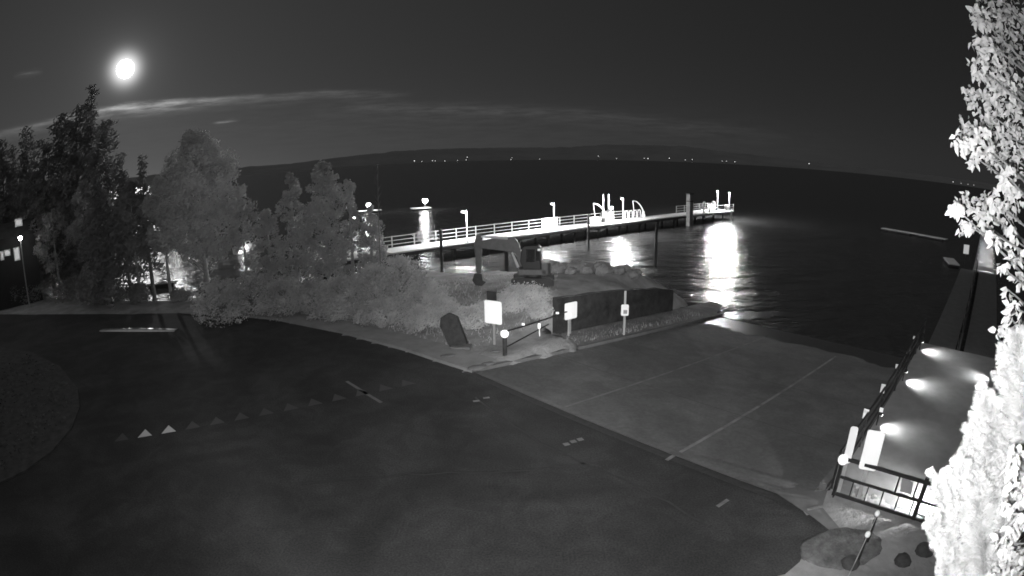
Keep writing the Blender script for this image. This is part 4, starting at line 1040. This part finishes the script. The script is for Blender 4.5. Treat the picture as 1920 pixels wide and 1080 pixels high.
# bollards with reflective tops and a chain
BL = []
for i, (px, py, lab) in enumerate([(1645, 963, 'post with a white reflective cap just below the gate'), (1627, 1002, 'post with a white reflective cap nearer the camera below the first')]):
    p = ground(px, py, .85); BL.append(p); t_ = thing('bollard', (p.x, p.y, 0), lab, 'bollard', group='bollards below the gate')
    q = MB(); q.tube([(0, 0, -.1), (0, 0, .8)], .035, 8); q.build('shaft', M_DARKM, t_)
    q = MB(); q.sphere((0, 0, .85), .062, 10, 8, (1, 1, 1.2)); q.build('cap', M_REFL, t_)
e1 = ground(1575, 1110, .8)
rope = thing('chain', (BL[0].x, BL[0].y, 0), 'thin pale chain running from the capped bollards toward the camera', 'chain'); O = Vector((BL[0].x, BL[0].y, 0))
q = MB(); q.tube([p - O for p in sag(BL[0] - Vector((0, 0, .05)), BL[1] - Vector((0, 0, .05)), .06)], .013, 6); q.tube([p - O for p in sag(BL[1] - Vector((0, 0, .05)), e1, .05)], .013, 6); q.build_each('links', M_GALV, rope)
for px, py, r, lab in [(1690, 1058, .22, 'dark rounded rock at the bottom between the chain and the pine'), (1592, 1062, .22, 'dark rock beside the chain at the bottom of the photo'), (1730, 1040, .25, 'dark rock half hidden by the bright pine')]:
    p = ground(px, py); b = MB(); b.sphere((0, 0, r * .3), r, 10, 7, (1, 1, .9), .08); tag(b.build('rock', mat('dark_rock', .06, .9, var=.4, scale=5, bump=.02), loc=p, smooth=True), lab, 'rock')
# planter-like rough gravel patch
pg = ground(1560, 1035); b = MB(); b.sphere((0, 0, 0), .9, 22, 8, (1.2, .8, .1), .05)
struct(b.build('gravel_patch', mat('gravel', .11, .95, var=.5, scale=5, bump=.04, bscale=14), loc=(pg.x + .3, pg.y, .03), smooth=True))
mb = MB(); mb.add([(p.x, p.y, .03) for p in [st(.15, 11.5), st(1.1, 12.9), st(.8, 14.4), st(-.7, 13.6), st(-.35, 12.9)]], [(0, 1, 2, 3, 4)][::-1])
struct(mb.build('concrete_slab', M_CONC))

# ------------------------------------------------------------------ trees right beside the camera
# broadleaf: trunk just outside the frame, leafy branches reaching in
def raypt(px, py, r): return Vector((0, 0, CAM_H)) + px_ray(px, py) * r
tb = Vector((4.6, 2.0, 0))
BT = thing('broadleaf_tree', tb, 'bright leafy tree reaching in from the right beside the camera', 'tree')
trk = MB(); trk.tube([(0, 0, -.3), (.1, .05, 3), (0, .1, 6), (-.05, .2, 9), (0, .2, 12.5)], [.22, .18, .14, .1, .04], 10)
lf = MB()
def bigleaf(c, s, down=None):
    """six-sided pointed leaf, slightly folded"""
    ax = (rdir() + Vector((0, 0, -.9))).normalized(); o = ax.cross(rdir()); 
    if o.length < .1: o = ax.orthogonal()
    o.normalize(); nn = ax.cross(o) * s * .12
    P = [c, c + ax * s * .35 + o * s * .36 + nn, c + ax * s * .75 + o * s * .24 + nn, c + ax * s * 1.15, c + ax * s * .75 - o * s * .24 + nn, c + ax * s * .35 - o * s * .36 + nn]
    lf.add([p - tb for p in P], [(0, 1, 2, 3), (0, 3, 4, 5)])
CL = [(1870, 5, 45, 60), (1900, 30, 45, 60), (1840, 30, 26, 25), (1850, 85, 34, 40), (1890, 90, 45, 70), (1835, 130, 24, 26), (1822, 175, 22, 22), (1870, 150, 45, 75), (1905, 170, 45, 60), (1850, 205, 36, 50), (1890, 230, 45, 70),
      (1815, 235, 22, 26), (1806, 265, 22, 34), (1840, 262, 32, 44), (1875, 285, 40, 60), (1825, 295, 18, 20), (1910, 290, 40, 50), (1885, 330, 26, 30), (1808, 375, 22, 30), (1795, 392, 16, 22), (1835, 385, 26, 36), (1865, 375, 26, 30),
      (1812, 425, 20, 26), (1845, 415, 22, 24), (1885, 400, 30, 40), (1900, 360, 26, 30), (1865, 445, 14, 10), (1895, 440, 20, 18), (1905, 480, 18, 18), (1882, 500, 12, 9), (1910, 520, 18, 18), (1889, 548, 10, 8), (1905, 575, 18, 14), (1893, 590, 10, 8), (1915, 610, 18, 18), (1875, 620, 10, 9), (1885, 612, 10, 8)]
for px, py, rp, n_ in CL:
    r = (random.uniform(3.5, 4.5) if py < 240 else random.uniform(3.2, 4.4)) if py < 470 else random.uniform(3.0, 3.6)
    c = raypt(px, py, r); rr = rp / 1070 * r
    for i in range(int(n_ * (1.9 if py < 240 else 1.4))): bigleaf(c + rdir() * rr * random.random() ** .4, random.uniform(.026, .06))
    t0 = tb + Vector((0, .1, max(.5, c.z - .8 + random.uniform(-.3, .3))))
    mid = t0.lerp(c, .55) + Vector((0, 0, random.uniform(-.1, .2)))
    trk.tube([t0 - tb, mid - tb, c - tb + rdir() * .02], [.03, .014, .004], 5, False)
# out-of-frame remainder of the crown, further right and above
for i in range(130):
    a = random.uniform(-1.5, 1.9); zc = random.uniform(3.5, 12.5); R_ = random.uniform(.5, 1.9)
    c = tb + Vector((cos(a) * R_ * .9 + .5, sin(a) * R_, zc))
    if screen(c)[0] < 1960 and c.y > 0: continue
    for j in range(22): bigleaf(c + rdir() * random.uniform(.05, .35), random.uniform(.05, .08))
trk.build('trunk', M_BARK, BT, smooth=True); lf.build('crown', M_BROAD, BT)
# soft-needled pine below it
pb = Vector((4.0, 1.6, 0)); PT = thing('pine_tree', pb, 'bright soft-needled pine at the lower right beside the camera', 'tree')
pt = MB(); pt.tube([(0, 0, -.2), (0, .1, 3), (.05, .2, 6.3)], [.16, .1, .03], 10)
nd = MB()
def plume(a, b_, r, n_, bend=None):
    ax = (b_ - a); 
    for i in range(n_):
        f = random.random(); p = a.lerp(b_, f); rr = r * (1.0 if f < .7 else 1.0 - (f - .7) * 2.2)
        d = (rdir() * 1.0 + ax.normalized() * .9).normalized(); ln = rr * random.uniform(.7, 1.15); o = d.cross(rdir())
        if o.length < .05: continue
        o = o.normalized() * .003
        q_ = p + d * ln
        nd.add([p - o - pb, p + o - pb, q_ - pb], [(0, 1, 2)])
    pt.tube([a - pb, b_ - pb], [.012, .004], 4, False)
PLM = [((1900, 800), (1912, 620), .16), ((1880, 860), (1895, 690), .15), ((1850, 900), (1835, 725), .12), ((1860, 850), (1860, 760), .13), ((1800, 980), (1822, 800), .13), ((1830, 960), (1850, 820), .15),
       ((1790, 1010), (1747, 880), .085), ((1800, 1000), (1775, 885), .075), ((1780, 1060), (1740, 960), .09), ((1800, 1000), (1800, 860), .11), ((1840, 1060), (1830, 900), .15), ((1870, 1000), (1880, 840), .16), ((1800, 1100), (1775, 1000), .11), ((1850, 1120), (1840, 990), .14),
       ((1900, 960), (1905, 760), .17), ((1890, 1100), (1880, 950), .14), ((1780, 1130), (1770, 1040), .1), ((1810, 1010), (1770, 930), .1), ((1930, 900), (1925, 700), .2), ((1840, 800), (1850, 745), .09), ((1872, 780), (1885, 660), .11)]
for a, b_, r in PLM:
    ra = random.uniform(2.5, 3.0); A_, B_ = raypt(a[0], a[1], ra + .1), raypt(b_[0], b_[1], ra); AX = (B_ - A_); al = AX.length; AX.normalize()
    plume(A_, B_, r * .6, int(5000 * r / .15))
    for k_ in range(int(9 + 60 * r)):
        f_ = random.uniform(.0, .97); p_ = A_.lerp(B_, f_); sd_2 = rdir(); sd_2 = (sd_2 - AX * sd_2.dot(AX)).normalized()
        dd_ = (AX * random.uniform(.5, 1.1) + sd_2).normalized(); ll_ = r * random.uniform(.55, 1.0) * (1.15 - .6 * f_)
        plume(p_, p_ + dd_ * ll_, r * .33, 420)
    t0 = pb + Vector((0, .1, max(.6, raypt(a[0], a[1], ra).z - .4))); pt.tube([t0 - pb, raypt(a[0], a[1], ra + .1) - pb], [.03, .012], 5, False)
for i in range(30):
    a_ = random.uniform(-1.2, 2.0); z = random.uniform(1.0, 5.8); R_ = .35 + (6.2 - z) * .22; b0 = pb + Vector((0, .1, z)); e = pb + Vector((cos(a_) * R_, sin(a_) * R_, z + .3))
    if screen(e)[0] < 1950 and screen(e)[1] < 1120 and e.y > 0: continue
    plume(b0.lerp(e, .35), e, .14, 1200)
pt.build('trunk', M_BARK, PT, smooth=True); nd.build('crown', M_NEEDLE, PT)
# second small leafy branch tree at the lower right corner
sb = Vector((3.7, .7, 0)); ST = thing('leafy_shrub', sb, 'bright broad-leaved shrub at the right edge below the pine tips', 'shrub')
trk = MB(); trk.tube([(0, 0, -.2), (0, 0, 3), (0, .1, 5.6)], [.07, .05, .02], 8); tb_old = tb; tb = sb; lf = MB()
for px, py, rp, n_ in [(1905, 850, 22, 24), (1895, 880, 16, 14), (1910, 920, 24, 28), (1890, 950, 18, 18), (1905, 985, 24, 26), (1890, 1020, 26, 30), (1912, 1050, 26, 34), (1885, 1065, 24, 28), (1860, 1075, 18, 18)]:
    r = random.uniform(2.2, 2.4); c = raypt(px, py, r)
    for i in range(int(n_ * 1.2)): bigleaf(c + rdir() * rp / 1070 * r * random.random() ** .4, random.uniform(.025, .042))
    trk.tube([Vector((0, .05, c.z - .5)), c - sb], [.012, .004], 4, False)
trk.build('stem', M_BARK, ST, smooth=True); lf.build('crown', M_BROAD, ST)
